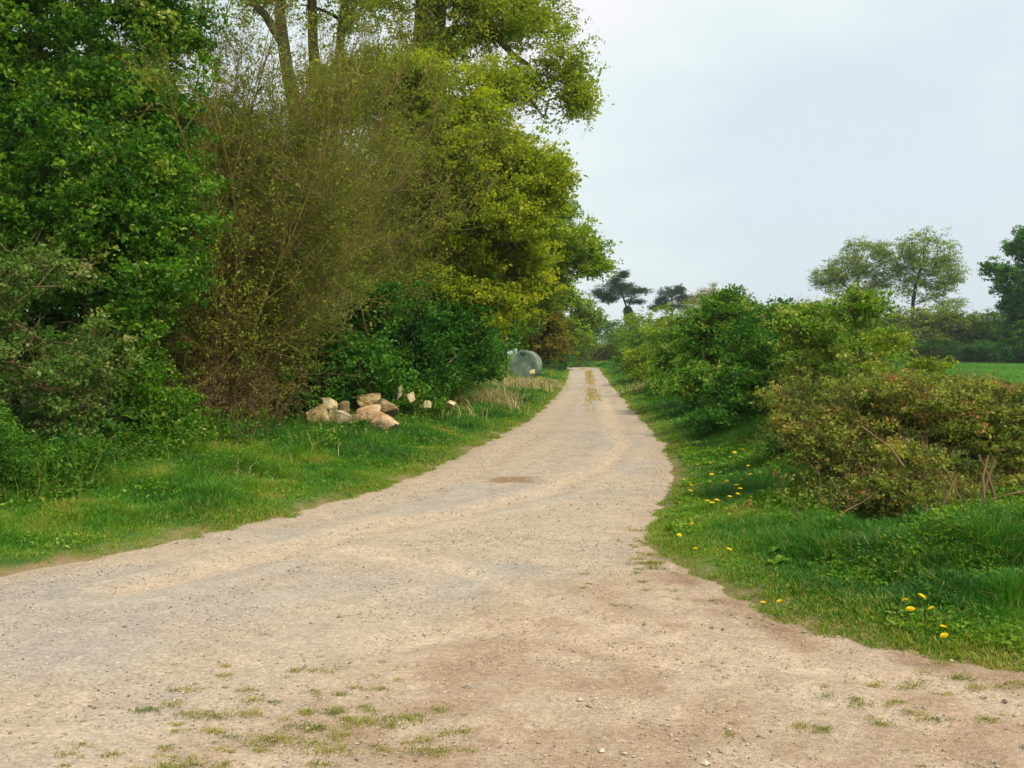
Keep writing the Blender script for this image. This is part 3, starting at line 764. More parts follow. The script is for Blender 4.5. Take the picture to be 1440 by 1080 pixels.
for px, Y, lob, lab, m_, t_ in ((812, 92, [(812, 488, 22, 16), (830, 482, 16, 12)], 'pale green bush across the end of the lane, under the fresh green tree', 'far', 0.6),
                        (850, 108, [(850, 468, 28, 22), (825, 462, 20, 14)], 'blue-green bush in the dip below the leaning pine', 'dark', 0.8),
                        (880, 100, [(876, 480, 24, 18), (900, 476, 22, 18)], 'mid green bush at the right end of the lane bend', 'far', 0.3),
                        (905, 84, [(905, 462, 30, 24), (925, 450, 22, 18), (890, 480, 22, 20)], 'yellow-green bush in front of the foot of the leaning pine', 'lime', 0.45)):
    bush('bush', lab, 'bush', B(px, Y), [Lobe(a, b, Y, c, d, 1.8) for a, b, c, d in lob], G[m_], 160, 55, 0.5, 0.16, tint0=t_, r_tip=0.012, n_twig=60)

# clipped hedge across the bend
def hedge(name, label, p0, p1, h, wdt, mat, nl, size, tint0=0.5, group=None):
    mid = (np.array(p0) + np.array(p1)) / 2
    root = empty(name, (mid[0], mid[1], gh(*mid) - 0.02), label, 'hedge', group)
    n = nl; u = rng.uniform(0, 1, n); L = np.array(p1) - np.array(p0); nn = np.array([-L[1], L[0]]) / np.linalg.norm(L)
    side = rng.uniform(-1, 1, n); z = rng.uniform(0.02, 1, n) ** 0.8
    out = rng.random(n) < 0.7
    side = np.where(out & (z < 0.93), np.sign(side) * rng.uniform(0.75, 1.05, n), side)
    c = np.array(p0) + L * u[:, None] + nn * (side * wdt * 0.5)[:, None]
    hh = h * (0.92 + 0.22 * fbm(u * 14, u * 0 + 1, 6, 3))
    zz = gh(*mid) + z * hh
    b = Bag(); tn = tint0 + (fbm(c[:, 0] * 1.2, zz * 1.6, 12, 3) - 0.5) * 1.1 + rng.normal(size=n) * 0.1
    leaves(b, np.column_stack([c, zz]), size, tn)
    b.link('foliage', mat, root)
    tb = Bag(); m = 60; u = rng.uniform(0.02, 0.98, m); s = np.array(p0) + L * u[:, None]
    S = np.column_stack([s, np.full(m, gh(*mid))])
    P, _ = grow(S, np.tile([0, 0, 1.0], (m, 1)) + rng.normal(size=(m, 3)) * 0.25, np.full(m, h * 0.9), 5, 0.1, 0.2)
    tubes(tb, P, np.tile(np.linspace(0.03, 0.01, 5), (m, 1)), 4); tb.link('stems', TWIG, root)
    return root
hedge('clipped_hedge', 'neatly clipped brown-green hedge running across the end of the lane', B(776, 104), B(892, 104), 2.0, 1.4, G['gold'], 26000, 0.12, 0.25)

# ------------------------------------------------------------------ pines and far trees on the skyline
def pine(name, label, px, Y, axis, pads, ivy=None, n=900):
    base = B(px, Y); bz = gh(*base) - 0.03
    root = empty(name, (base[0], base[1], bz), label, 'tree')
    ax = [np.array([base[0], base[1], bz])] + [at(a, b, Y) for a, b in axis]
    lb = [Lobe(a, b, Y, c, d, c * Y / F * 0.9) for a, b, c, d in pads]
    C = lobe_points(lb, n, 0.1, 0.3)
    tb = Bag(); skeleton(tb, ax[0], ax, C[rng.choice(len(C), 130, replace=False)], r_tip=0.02, r_max=0.5); tb.link('trunk', BARK, root, smooth=True)
    fb = Bag(); foliage(fb, C, 38, 0.36, 0.16, 0.4, 0.25, up=0.8, flat=0.45, width=0.3); fb.link('crown', G['pine'], root)
    if ivy:
        ib = Bag()
        for a, b, r in ivy:
            p = at(a, b, Y); k = 1500
            q = p + unit(rng.normal(size=(k, 3))) * np.array([r, r, r * 1.2]) * rng.uniform(0.6, 1, (k, 1))
            leaves(ib, q, 0.13, rng.uniform(0.1, 0.7, k))
        ib.link('ivy', G['dark'], root)
    return root
pine('pine_tree', 'leaning flat-topped pine with an ivy-clad trunk on the skyline above the lane', 893, 120,
     [(890, 478), (888, 455), (882, 435), (877, 420), (872, 405)],
     [(870, 410, 34, 8), (845, 413, 14, 5), (900, 409, 16, 5), (872, 402, 22, 6), (876, 386, 10, 4.5), (893, 424, 14, 3.5), (855, 421, 16, 5), (866, 395, 6, 7)],
     ivy=[(888, 462, 1.0), (886, 448, 0.85), (883, 438, 0.6), (889, 475, 1.1)], n=800)
pine('pine_tree', 'rounded dark pine on the skyline just right of the leaning one', 948, 138,
     [(947, 475), (946, 455), (945, 435), (945, 420)],
     [(945, 412, 18, 9), (930, 425, 12, 8), (965, 421, 14, 8), (945, 432, 26, 7), (956, 408, 8, 6), (920, 433, 7, 4)], n=700)
plant('reddish_tree', 'thin reddish-brown tree in young leaf on the skyline right of the rounded pine', 'tree', B(995, 130),
      [Lobe(998, 420, 130, 24, 14, 2), Lobe(1006, 405, 130, 5, 12, .5), Lobe(975, 432, 130, 18, 12, 1.5), Lobe(1020, 425, 130, 16, 12, 1.5)],
      G['bronze'], 220, 30, 0.5, 0.15, tint0=0.75, r_tip=0.016, r_max=.2, bark=TWIGP, twigs=1500, twig_len=0.9)
def bare_tree(label, px, Y, topy, wpx, n=1):
    h = at(px, topy, Y)[2]
    return thicket('bare_tree', label, 'tree', [B(px, Y)], (0, 0, 1), h * 0.75, 14, (110, 600, 1500), TWIGP, None, 0, 0, 0.06, 0.25 * wpx / 20, (h * 0.35, h * 0.2, h * 0.12), wig=0.08)
bare_tree('pale leafless tree on the skyline left of the pair of round oaks', 1132, 128, 392, 16)
bare_tree('low pale leafless tree on the skyline in the middle of the right hedge', 1085, 126, 418, 30)
bare_tree('pale leafless tree beside the dark tree at the right edge', 1398, 112, 408, 12)
def far_oak(label, axis, px, Y, pads, n=560, per=26, tint=0.5):
    return plant('oak_tree', label, 'tree', B(px, Y), [Lobe(a, b, Y, c, d, c * Y / F * 0.9) for a, b, c, d in pads], G['faroak'], int(n * 1.6), per * 1.1, 0.5, 0.17, r_tip=0.022, r_max=0.36, tint0=tint,
                 tvar=0.25, rough=0.18, shell=0.5, gap=.16, axis=[at(a, b, Y) for a, b in axis], n_twig=360, twigs=1600, twig_len=0.7, bend=0.18, flat=0.5)
far_oak('round-headed oak on the right, the right-hand and taller of the pair', [(1283, 470), (1283, 445), (1284, 425), (1288, 400), (1296, 375)], 1283, 118,
        [(1302, 352, 40, 32), (1278, 375, 26, 32), (1334, 382, 25, 28), (1305, 385, 46, 30), (1300, 410, 44, 14), (1338, 428, 22, 8)], n=620)
far_oak('spreading oak on the right, the left-hand and lower of the pair', [(1208, 470), (1207, 450), (1206, 430), (1205, 410), (1207, 390)], 1208, 122,
        [(1218, 358, 34, 24), (1190, 378, 32, 22), (1240, 376, 22, 34), (1165, 390, 24, 14), (1205, 402, 42, 20), (1150, 402, 12, 9)], n=620)
plant('evergreen_tree', 'large dark green tree cut off by the right edge of the picture', 'tree', B(1462, 96),
      [Lobe(1450, 400, 96, 46, 34, 2.5), Lobe(1440, 440, 96, 30, 40, 2), Lobe(1405, 377, 96, 18, 9, 1.2), Lobe(1470, 350, 96, 42, 34, 2.5), Lobe(1450, 480, 96, 42, 34, 2.5), Lobe(1500, 430, 96, 60, 90, 3), Lobe(1425, 350, 96, 14, 9, .8)],
      G['elder'], 1200, 130, 0.6, 0.2, r_tip=0.02, r_max=0.5, tint0=0.5, tvar=0.3, rough=0.25, n_twig=150, shell=.6)
# field hedge with its own bushes
fh = [(1010, 122, 455, 30, 'far', .35, 'mid green bush in the far hedge below the reddish tree'), (1050, 120, 440, 30, 'olive', .45, 'brownish bush in the far hedge left of the low leafless tree'),
      (1095, 118, 434, 32, 'far', .3, 'green bush in the far hedge under the low leafless tree'), (1150, 116, 430, 36, 'far', .45, 'olive bush in the far hedge below the spreading oak'),
      (1205, 114, 446, 34, 'far', .4, 'green bush around the foot of the spreading oak'), (1250, 112, 440, 30, 'olive', .3, 'olive-brown bush between the feet of the two round oaks'),
      (1305, 112, 434, 30, 'olive', .45, 'golden-olive bush just right of the taller oak trunk'), (1345, 110, 440, 34, 'olive', .3, 'greyish brown bush in the far hedge, left of the dark edge tree'),
      (1390, 108, 446, 32, 'far', .2, 'low brownish bush at the foot of the dark edge tree')]
for px, Y, top, wd, m_, t_, lab in fh:
    top -= 9; cy = (top + 512) / 2; hh = (512 - top) / 2
    bush('hedge_bush', lab, 'bush', B(px, Y), [Lobe(px, cy, Y, wd, hh * 1.0, 2.0), Lobe(px - wd * .6, cy + 10, Y, wd * .7, hh * .75, 1.8), Lobe(px + wd * .6, cy + 8, Y, wd * .7, hh * .8, 1.8), Lobe(px, 500, Y - 1, wd * 1.1, 12, 1.5)],
         G[m_], 560, 75, 0.6, 0.19, tint0=t_ + .22, tvar=.22, r_tip=0.014, n_twig=100, group='bushes of the far field hedge', twigs=900, twig_len=0.8, bark=TWIG)
for px, lab in ((1330, 'low dark green bush at the foot of the far hedge, right of the taller oak'), (1270, 'low green bush at the field edge under the pair of oaks'), (1400, 'low dark bush at the field edge next to the right frame edge')):
    bush('hedge_bush', lab, 'bush', B(px, 104), [Lobe(px, 494, 104, 40, 14, 1.6), Lobe(px - 28, 498, 104, 24, 11, 1.3)], G['elder'], 200, 50, 0.5, 0.15, tint0=0.4, r_tip=0.012, n_twig=50, group='bushes of the far field hedge')
# distant wood seen far behind the hedges
wb = Bag()
for px in range(-300, 1900, 26):
    Y = 175 + 20 * rng.random(); top = 462 + rng.normal() * 5 - (14 if 800 < px < 900 else 0) + (10 if px > 1330 else 0)
    l = Lobe(px, (top + 500) / 2, Y, 24, (500 - top) / 2 + 2, 3)
    foliage(wb, lobe_points([l], 60, 0.5), 22, 0.8, 0.32, 0.45, 0.2)
tag(wb.link('distant_wood', G['far']), 'low band of distant woodland along the skyline', 'woodland', kind='stuff')

# ------------------------------------------------------------------ right hedge, far to near
bush('hawthorn_shrub', 'farthest green shrub of the right-hand hedge, where the lane bends', 'shrub', B(885, 62),
     [Lobe(885, 510, 62, 18, 20, 1.2), Lobe(905, 490, 63, 24, 24, 1.4), Lobe(925, 505, 60, 20, 26, 1.2)], G['haw'], 230, 90, 0.4, 0.13, tint0=0.5, tvar=.25, group='shrubs of the right hedge')
bush('hawthorn_shrub', 'yellow-green shrub with pinkish dead stems low down, beside the slim white stake', 'shrub', B(925, 44),
     [Lobe(905, 512, 44, 24, 22, 1.0), Lobe(935, 490, 45, 30, 32, 1.2), Lobe(915, 530, 42, 18, 12, .8), Lobe(955, 470, 46, 30, 26, 1.2)], G['lime'], 260, 90, 0.38, 0.11, tint0=0.35, tvar=.25, twigs=500, group='shrubs of the right hedge')
bush('hawthorn_shrub', 'bright green shrub right of the slim white stake', 'shrub', B(965, 33),
     [Lobe(960, 500, 33, 32, 40, 1.0), Lobe(985, 470, 34, 34, 34, 1.0), Lobe(945, 535, 31.5, 26, 18, .8), Lobe(990, 530, 32, 26, 34, .8)], G['haw'], 320, 110, 0.36, 0.095, tint0=0.6, tvar=.25, twigs=500, group='shrubs of the right hedge')
bush('hawthorn_shrub', 'tallest dense green shrub of the right hedge, its top against the sky', 'shrub', B(1040, 23),
     [Lobe(1035, 450, 23.5, 36, 30, .9), Lobe(1000, 480, 23, 36, 36, .9), Lobe(1050, 510, 22, 50, 46, 1.0), Lobe(1010, 550, 21, 40, 34, .8), Lobe(1080, 470, 23, 36, 36, .8), Lobe(1020, 428, 24, 15, 12, .4), Lobe(1070, 560, 21, 36, 36, .8)],
     G['haw'], 560, 130, 0.3, 0.078, tint0=0.45, tvar=.27, up=.5, twigs=1500, twig_len=.35, r_tip=.005, n_twig=220, group='shrubs of the right hedge')
bush('hawthorn_shrub', 'very dark shaded green shrub between the tallest dense shrub and the upright saplings', 'shrub', B(1090, 17.5),
     [Lobe(1070, 500, 17.5, 46, 50, .8), Lobe(1100, 545, 17, 42, 50, .7), Lobe(1050, 560, 16.8, 42, 32, .6), Lobe(1085, 600, 15.5, 45, 30, .6), Lobe(1030, 585, 16.5, 40, 22, .5), Lobe(1110, 470, 18, 36, 34, .6)],
     G['elder'], 340, 130, 0.25, 0.064, tint0=0.42, tvar=.27, up=.5, twigs=1100, twig_len=.3, r_tip=.004, group='shrubs of the right hedge')
bush('hawthorn_sapling', 'light green sapling with brownish tips, leaning left of the tall upright shoot', 'shrub', B(1150, 14),
     [Lobe(1145, 450, 14, 36, 26, .5), Lobe(1130, 500, 14, 36, 34, .5), Lobe(1165, 520, 14, 34, 60, .5), Lobe(1110, 450, 14.4, 25, 18, .4), Lobe(1150, 580, 13.6, 40, 30, .5)],
     G['haw'], 260, 80, 0.17, 0.05, tint0=0.8, tvar=.25, twigs=900, twig_len=.3, r_tip=.0035, shell=.2, rough=.3, group='shrubs of the right hedge')
bush('hawthorn_sapling', 'tall upright sapling shoot rising in front of the spreading oak', 'shrub', B(1212, 13),
     [Lobe(1213, 425, 13, 12, 26, .2, w=2), Lobe(1205, 470, 13, 26, 26, .35), Lobe(1225, 520, 13, 24, 34, .35, w=.6), Lobe(1245, 432, 13, 16, 9, .2), Lobe(1195, 540, 13, 28, 40, .35), Lobe(1190, 440, 13, 12, 10, .2)],
     G['haw'], 190, 55, 0.14, 0.05, tint0=0.75, tvar=.25, twigs=700, twig_len=.25, r_tip=.0035, shell=.1, rough=.3, group='shrubs of the right hedge',
     axis=[at(1206, 640, 13), at(1208, 560, 13), at(1210, 500, 13), at(1212, 430, 13), at(1214, 400, 13)])
bush('hawthorn_sapling', 'thin green spray reaching right in front of the field', 'shrub', B(1262, 11),
     [Lobe(1310, 512, 10.8, 22, 10, .15), Lobe(1285, 530, 10.9, 20, 14, .2), Lobe(1250, 480, 11.3, 22, 14, .25), Lobe(1245, 535, 11, 24, 18, .3)],
     G['lime'], 90, 40, 0.1, 0.038, tint0=0.45, twigs=300, twig_len=.2, r_tip=.003, shell=.1, group='shrubs of the right hedge',
     axis=[at(1258, 620, 11), at(1268, 560, 11), at(1290, 530, 10.9), at(1312, 512, 10.8)])
bush('snowberry_shrub', 'pale blue-green leafy shrub low in the right hedge left of the bronze thorn', 'shrub', B(1135, 11.6),
     [Lobe(1140, 590, 11.6, 36, 34, .4), Lobe(1115, 620, 11.4, 30, 24, .35), Lobe(1155, 630, 11.3, 30, 26, .35)], G['grey'], 200, 90, 0.16, 0.04, tint0=0.4, tvar=.2, twigs=400, twig_len=.22, r_tip=.003, group='shrubs of the right hedge')
# near thorn bush with bronze young leaves
bush('thorn_bush', 'bronze-tinted thorn bush at the right, nearest the camera, with bare crooked stems', 'shrub', B(1330, 8.3),
     [Lobe(1230, 580, 8.9, 70, 42, .45), Lobe(1310, 590, 8.6, 80, 50, .5), Lobe(1400, 610, 8.4, 70, 42, .5), Lobe(1200, 640, 8.7, 60, 42, .4), Lobe(1290, 660, 8.3, 80, 44, .45), Lobe(1390, 670, 8.1, 70, 36, .45),
      Lobe(1480, 640, 8.3, 70, 60, .5), Lobe(1250, 555, 9.1, 34, 20, .3), Lobe(1180, 690, 8.5, 36, 20, .25, w=.6), Lobe(1325, 750, 7.5, 44, 44, .28, w=1.6), Lobe(1260, 705, 7.8, 66, 36, .3), Lobe(1430, 730, 7.8, 60, 36, .3, w=.5), Lobe(1480, 740, 7.6, 60, 44, .3), Lobe(1370, 560, 8.8, 60, 26, .4), Lobe(1440, 575, 8.6, 60, 26, .4), Lobe(1150, 620, 9.0, 50, 44, .4), Lobe(1120, 570, 9.6, 36, 40, .35, w=.7), Lobe(1560, 660, 8.2, 70, 70, .5)],
     G['bronze'], 1450, 95, 0.125, 0.033, tint0=0.42, tvar=0.3, r_tip=.0028, r_max=.028, twigs=5200, twig_len=.26, gap=.3, shell=.3, n_twig=420, bend=.3, rough=.3, bark=TWIG,
     extra=lambda tb: [tubes(tb, np.array([[at(a, b, Y_) for a, b in pts]]), np.linspace(r0, r0 * .5, len(pts))[None], 6)
                       for Y_, r0, pts in ((7.25, .016, [(1376, 735), (1380, 700), (1392, 665), (1400, 645)]), (7.25, .014, [(1404, 730), (1396, 690), (1388, 665), (1376, 640)]),
                                           (7.2, .013, [(1378, 740), (1384, 700), (1382, 670), (1390, 640)]), (7.5, .011, [(1270, 655), (1252, 630), (1232, 615), (1212, 600)]),
                                           (7.7, .010, [(1190, 702), (1215, 700), (1250, 702), (1300, 706)]), (7.5, .009, [(1175, 735), (1190, 718), (1215, 705), (1235, 690)]),
                                           (7.15, .012, [(1345, 790), (1335, 750), (1325, 710), (1345, 670)]), (7.15, .010, [(1350, 790), (1358, 740), (1350, 700), (1330, 660)]),
                                           (7.1, .009, [(1330, 760), (1310, 735), (1302, 715), (1306, 690)]), (7.2, .01, [(1445, 690), (1420, 695), (1395, 702), (1370, 720)]))])
thicket('dead_scrub', 'tangle of dead brown stems at the foot of the bronze thorn bush', 'shrub', [B(1335, 7.7), B(1350, 7.6)], (-0.1, -0.3, 0.6), 0.5, 24, (160, 500, 700), TWIG, G['bronze'], 1400, 0.024, 0.006, 0.6, (0.25, 0.15, 0.08), tint0=.5)
thicket('dead_scrub', 'wiry reddish dead stems sticking out of the verge left of the bronze thorn bush', 'shrub', [B(1150, 7.9), B(1180, 8.0)], (-0.1, -0.1, 0.8), 0.5, 14, (50, 110, 150), TWIG, G['bronze'], 260, 0.022, 0.005, 0.7, (0.25, 0.15, 0.08), tint0=.9)

bush('hawthorn_shrub', 'low green growth filling the hedge foot between the tallest shrub and the slim stake', 'shrub', B(985, 27),
     [Lobe(975, 555, 27, 30, 20, .7), Lobe(1000, 520, 28, 34, 30, .7), Lobe(950, 545, 30, 25, 16, .7)], G['haw'], 240, 100, 0.3, 0.08, tint0=.5, tvar=.25, group='shrubs of the right hedge')
bush('hawthorn_shrub', 'loose yellowish shrub behind the pale blue-green one, field glimpsed at its right', 'shrub', B(1175, 15),
     [Lobe(1175, 500, 15.5, 50, 50, .6), Lobe(1150, 560, 15, 40, 40, .5), Lobe(1210, 560, 14.8, 36, 36, .5), Lobe(1235, 500, 16, 34, 30, .5)], G['haw'], 360, 90, 0.2, 0.055, tint0=.6, tvar=.28, twigs=700, twig_len=.3, shell=.25, rough=.3, group='shrubs of the right hedge')
# ------------------------------------------------------------------ stake by the right hedge
sb = Bag()
p = B(963, 34); zb = gh(*p)
sk = empty('stake', (p[0], p[1], zb - .05), 'slim white marker stake standing in the right hedge', 'stake')
tubes(sb, np.array([[[p[0], p[1], zb - 0.05], [p[0] + .005, p[1], zb + 0.75], [p[0] + 0.01, p[1], zb + 1.55]]]), np.array([[.028, .027, .025]]), 8, 0.5)
m_, t_ = mat_new('weathered_white_paint'); o_ = t_.nodes.new('ShaderNodeOutputMaterial'); b_ = t_.nodes.new('ShaderNodeBsdfPrincipled'); n_ = t_.nodes.new('ShaderNodeTexNoise'); r_ = t_.nodes.new('ShaderNodeValToRGB')
n_.inputs['Scale'].default_value = 9; r_.color_ramp.elements[0].color = (.3, .28, .2, 1); r_.color_ramp.elements[1].color = (.6, .58, .5, 1)
t_.links.new(n_.outputs['Fac'], r_.inputs[0]); t_.links.new(r_.outputs[0], b_.inputs['Base Color']); t_.links.new(b_.outputs[0], o_.inputs['Surface'])
sb.link('shaft', m_, sk, smooth=True)
cb = Bag(); tubes(cb, np.array([[[p[0] + .01, p[1], zb + 1.55], [p[0] + .01, p[1], zb + 1.58], [p[0] + .01, p[1], zb + 1.6]]]), np.array([[.032, .03, .001]]), 8); cb.link('cap', m_, sk)

# ------------------------------------------------------------------ wrapped round bale
def film_mat():
    m, t = mat_new('bale_wrap_film'); L = t.links.new
    out = t.nodes.new('ShaderNodeOutputMaterial'); b = t.nodes.new('ShaderNodeBsdfPrincipled')
    b.inputs['Roughness'].default_value = 0.42
    tcn = t.nodes.new('ShaderNodeTexCoord'); n = t.nodes.new('ShaderNodeTexNoise'); n.inputs['Scale'].default_value = 2.6; n.inputs['Detail'].default_value = 6
    wv = t.nodes.new('ShaderNodeTexNoise'); wv.inputs['Scale'].default_value = 14
    r = t.nodes.new('ShaderNodeValToRGB'); r.color_ramp.elements[0].color = (.06, .10, .085, 1); r.color_ramp.elements[0].position = .3; r.color_ramp.elements[1].position = .72; r.color_ramp.elements[1].color = (.27, .31, .2, 1)
    L(tcn.outputs['Object'], n.inputs['Vector']); L(n.outputs['Fac'], r.inputs[0]); L(r.outputs[0], b.inputs['Base Color'])
    L(tcn.outputs['Object'], wv.inputs['Vector'])
    bp = t.nodes.new('ShaderNodeBump'); bp.inputs['Strength'].default_value = .5; bp.inputs['Distance'].default_value = .03
    L(wv.outputs['Fac'], bp.inputs['Height']); L(bp.outputs[0], b.inputs['Normal']); L(b.outputs[0], out.inputs['Surface'])
    return m
FILM = film_mat()
Yb = 49.0; bp_ = B(740, Yb); bz = gh(*bp_)
bale = empty('wrapped_bale', (bp_[0], bp_[1], bz - .02), 'round pale green plastic-wrapped bale standing on its curved side beside the left hedge', 'hay bale')
RB, LB = 0.73, 1.15; yaw = R(-12); ns = 64
ax = np.array([math.sin(yaw), -math.cos(yaw), 0]); sd_ = np.array([math.cos(yaw), math.sin(yaw), 0]); up_ = np.array([0, 0, 1.0])
c0 = np.array([bp_[0], bp_[1], bz + RB * .97])
prof = [(0, -1, 0), (.35, -1, 0), (.7, -1, .0), (.9, -1, 0), (.97, -.97, 0), (1, -.88, 0), (1.0, -.5, 0), (1.01, 0, 0), (1.0, .5, 0), (1, .88, 0), (.97, .97, 0), (.9, 1, 0), (0.5, 1, 0), (0, 1, 0)]
V = []
for r, l, _ in prof:
    for k in range(ns):
        a = k / ns * 2 * math.pi
        wob = 1 + .012 * math.sin(a * 9 + l * 4) + .008 * math.sin(a * 17 + r * 12)
        rr = RB * r * wob * (1 - .03 * max(0, -math.sin(a)))
        ll = -l * LB / 2 * (1 + (.02 * r) * (abs(l) > .9))
        V.append(c0 - ax * 0 + ax * ll * 1 + sd_ * math.cos(a) * rr + up_ * math.sin(a) * rr)
V = np.array(V)
def ringq(i0, i1):
    return [[i * ns + k, i * ns + (k + 1) % ns, (i + 1) * ns + (k + 1) % ns, (i + 1) * ns + k] for i in range(i0, i1) for k in range(ns)]
b = Bag(); b.add(V, ringq(4, 9)); b.link('wrap_side', FILM, bale, smooth=True)
b = Bag(); b.add(V, ringq(0, 4)); fe = b.link('end_face', FILM, bale, smooth=True)
b = Bag(); b.add(V, ringq(9, len(prof) - 1)); b.link('end_face', FILM, bale, smooth=True)

# ------------------------------------------------------------------ stones
def stone_mat(name, c0, c1, c2):
    m, t = mat_new(name); L = t.links.new
    out = t.nodes.new('ShaderNodeOutputMaterial'); b = t.nodes.new('ShaderNodeBsdfPrincipled'); b.inputs['Roughness'].default_value = .92
    tcn = t.nodes.new('ShaderNodeTexCoord'); n = t.nodes.new('ShaderNodeTexNoise'); n.inputs['Scale'].default_value = 6; n.inputs['Detail'].default_value = 8
    r = t.nodes.new('ShaderNodeValToRGB'); r.color_ramp.elements[0].position = .32; r.color_ramp.elements[0].color = (*c0, 1); r.color_ramp.elements[1].position = .7; r.color_ramp.elements[1].color = (*c2, 1)
    e = r.color_ramp.elements.new(.5); e.color = (*c1, 1)
    n2 = t.nodes.new('ShaderNodeTexNoise'); n2.inputs['Scale'].default_value = 28; n2.inputs['Detail'].default_value = 6
    L(tcn.outputs['Object'], n.inputs['Vector']); L(tcn.outputs['Object'], n2.inputs['Vector'])
    L(n.outputs['Fac'], r.inputs[0]); L(r.outputs[0], b.inputs['Base Color'])
    bp = t.nodes.new('ShaderNodeBump'); bp.inputs['Strength'].default_value = .7; bp.inputs['Distance'].default_value = .03
    L(n2.outputs['Fac'], bp.inputs['Height']); L(bp.outputs[0], b.inputs['Normal']); L(b.outputs[0], out.inputs['Surface'])
    return m
ST = {'yellow': stone_mat('ochre_limestone', (.16, .11, .04), (.44, .31, .12), (.62, .48, .22)),
      'pale': stone_mat('pale_limestone', (.26, .19, .08), (.5, .4, .2), (.64, .55, .34)),
      'brown': stone_mat('mossy_brown_stone', (.07, .06, .025), (.22, .16, .07), (.38, .26, .12)),
      'orange': stone_mat('orange_sandstone', (.3, .16, .07), (.5, .32, .16), (.66, .48, .28))}
import bmesh
def boulder(label, px0, px1, py0, py1, Y, kind, seed, tilt=0.0, group='stones of the roadside pile', name='boulder'):
    r2 = np.random.default_rng(seed)
    bm = bmesh.new(); bmesh.ops.create_icosphere(bm, subdivisions=4, radius=1)
    co = np.array([v.co[:] for v in bm.verts])
    A6 = np.array([[1, 0, 0], [-1, 0, 0], [0, 1, 0], [0, -1, 0], [0, 0, 1], [0, 0, -1]], float)
    N = unit(np.vstack([A6 + r2.normal(size=(6, 3)) * .28, r2.normal(size=(5, 3))])); D = np.concatenate([r2.uniform(.48, .8, 6), r2.uniform(.6, .85, 5)])
    dn = co @ N.T
    r = np.where(dn > .05, D / np.maximum(dn, .05), 9)
    r = -np.log(np.exp(-60 * np.minimum(r, 3)).sum(1)) / 60
    r = np.clip(r, .5, 1.3)
    co2 = co * r[:, None]
    co2 += co * ((fbm(co[:, 0] * 4 + seed, co[:, 1] * 4 + co[:, 2] * 3 + 9, seed, 4) - .5) * .09)[:, None]
    lo, hi = co2.min(0), co2.max(0); co2 = (co2 - (lo + hi) / 2) / ((hi - lo) / 2)
    k = Y / F; hw = (px1 - px0) / 2 * k * 1.24; hz = (py1 - py0) / 2 * k * 1.28
    ct, st = math.cos(tilt), math.sin(tilt)
    cc = co2 * np.array([hw, (hw + hz) * .5, hz])
    x = cc[:, 0] * ct - cc[:, 2] * st; z = cc[:, 0] * st + cc[:, 2] * ct
    cc[:, 0] = x; cc[:, 2] = z
    c = at((px0 + px1) / 2, (py0 + py1) / 2, Y)
    for v, p in zip(bm.verts, cc): v.co = p
    me = bpy.data.meshes.new(name); bm.to_mesh(me); bm.free()
    me.polygons.foreach_set('use_smooth', [False] * len(me.polygons)); me.materials.append(ST[kind])
    o = bpy.data.objects.new(name, me); o.location = c; COL.objects.link(o)
    tag(o, label, 'stone', group); return o
for a in [('large ochre stone at the left end of the pile', 431, 460, 573, 604, 16.6, 'yellow', 1, .2),
          ('mossy brown stone squeezed under the large ochre stone at the left end', 438, 458, 601, 614, 16.5, 'brown', 2, 0),
          ('orange-brown stone lowest in the grass at the left end of the pile', 438, 458, 611, 631, 16.3, 'orange', 3, .1),
          ('pale peaked stone standing highest in the left half of the pile', 454, 475, 560, 582, 17.2, 'pale', 4, .2),
          ('pale yellow block lying just below the pale peaked stone', 464, 491, 578, 601, 16.7, 'pale', 5, -.3),
          ('grey-brown stone between the peaked stone and the long ochre slab', 476, 494, 567, 590, 17.3, 'brown', 6, .4),
          ('long ochre slab with a bright yellow top in the middle of the pile', 502, 533, 556, 573, 17.8, 'yellow', 7, .1),
          ('olive and brown rounded boulder right of the long ochre slab', 525, 557, 564, 587, 17.4, 'brown', 8, -.3),
          ('dull tan stone in the centre of the pile under the ochre slab', 507, 535, 573, 596, 17.1, 'orange', 9, .2),
          ('smooth orange-tan stone sloping down to the grass at the right end', 523, 554, 586, 614, 16.8, 'orange', 10, -.6),
          ('small dark stone wedged between the tan centre stone and the pale yellow block', 488, 508, 584, 604, 16.9, 'brown', 15, .1),
          ('narrow upright pale stone standing apart behind the pile', 552, 565, 536, 560, 19.2, 'pale', 11, .15),
          ('small rounded pale stone right of the narrow upright one', 572, 583, 552, 565, 19.4, 'pale', 12, 0),
          ('small pale stone in the grass, second right of the narrow upright stone', 597, 606, 564, 573, 19.6, 'pale', 13, 0),
          ('smallest pale stone, farthest right of the pile before the dry grass', 629, 641, 564, 572, 19.9, 'pale', 14, 0),
          ('brown flat stone behind the long ochre slab', 494, 510, 561, 574, 18.2, 'brown', 16, 0)]:
    boulder(*a)
p = B(748, 47.6)
boulder('small white stone lying in front of the wrapped bale', 744.5, 751.5, 520, 527, 47.6, 'pale', 21, 0, group=None, name='stone')

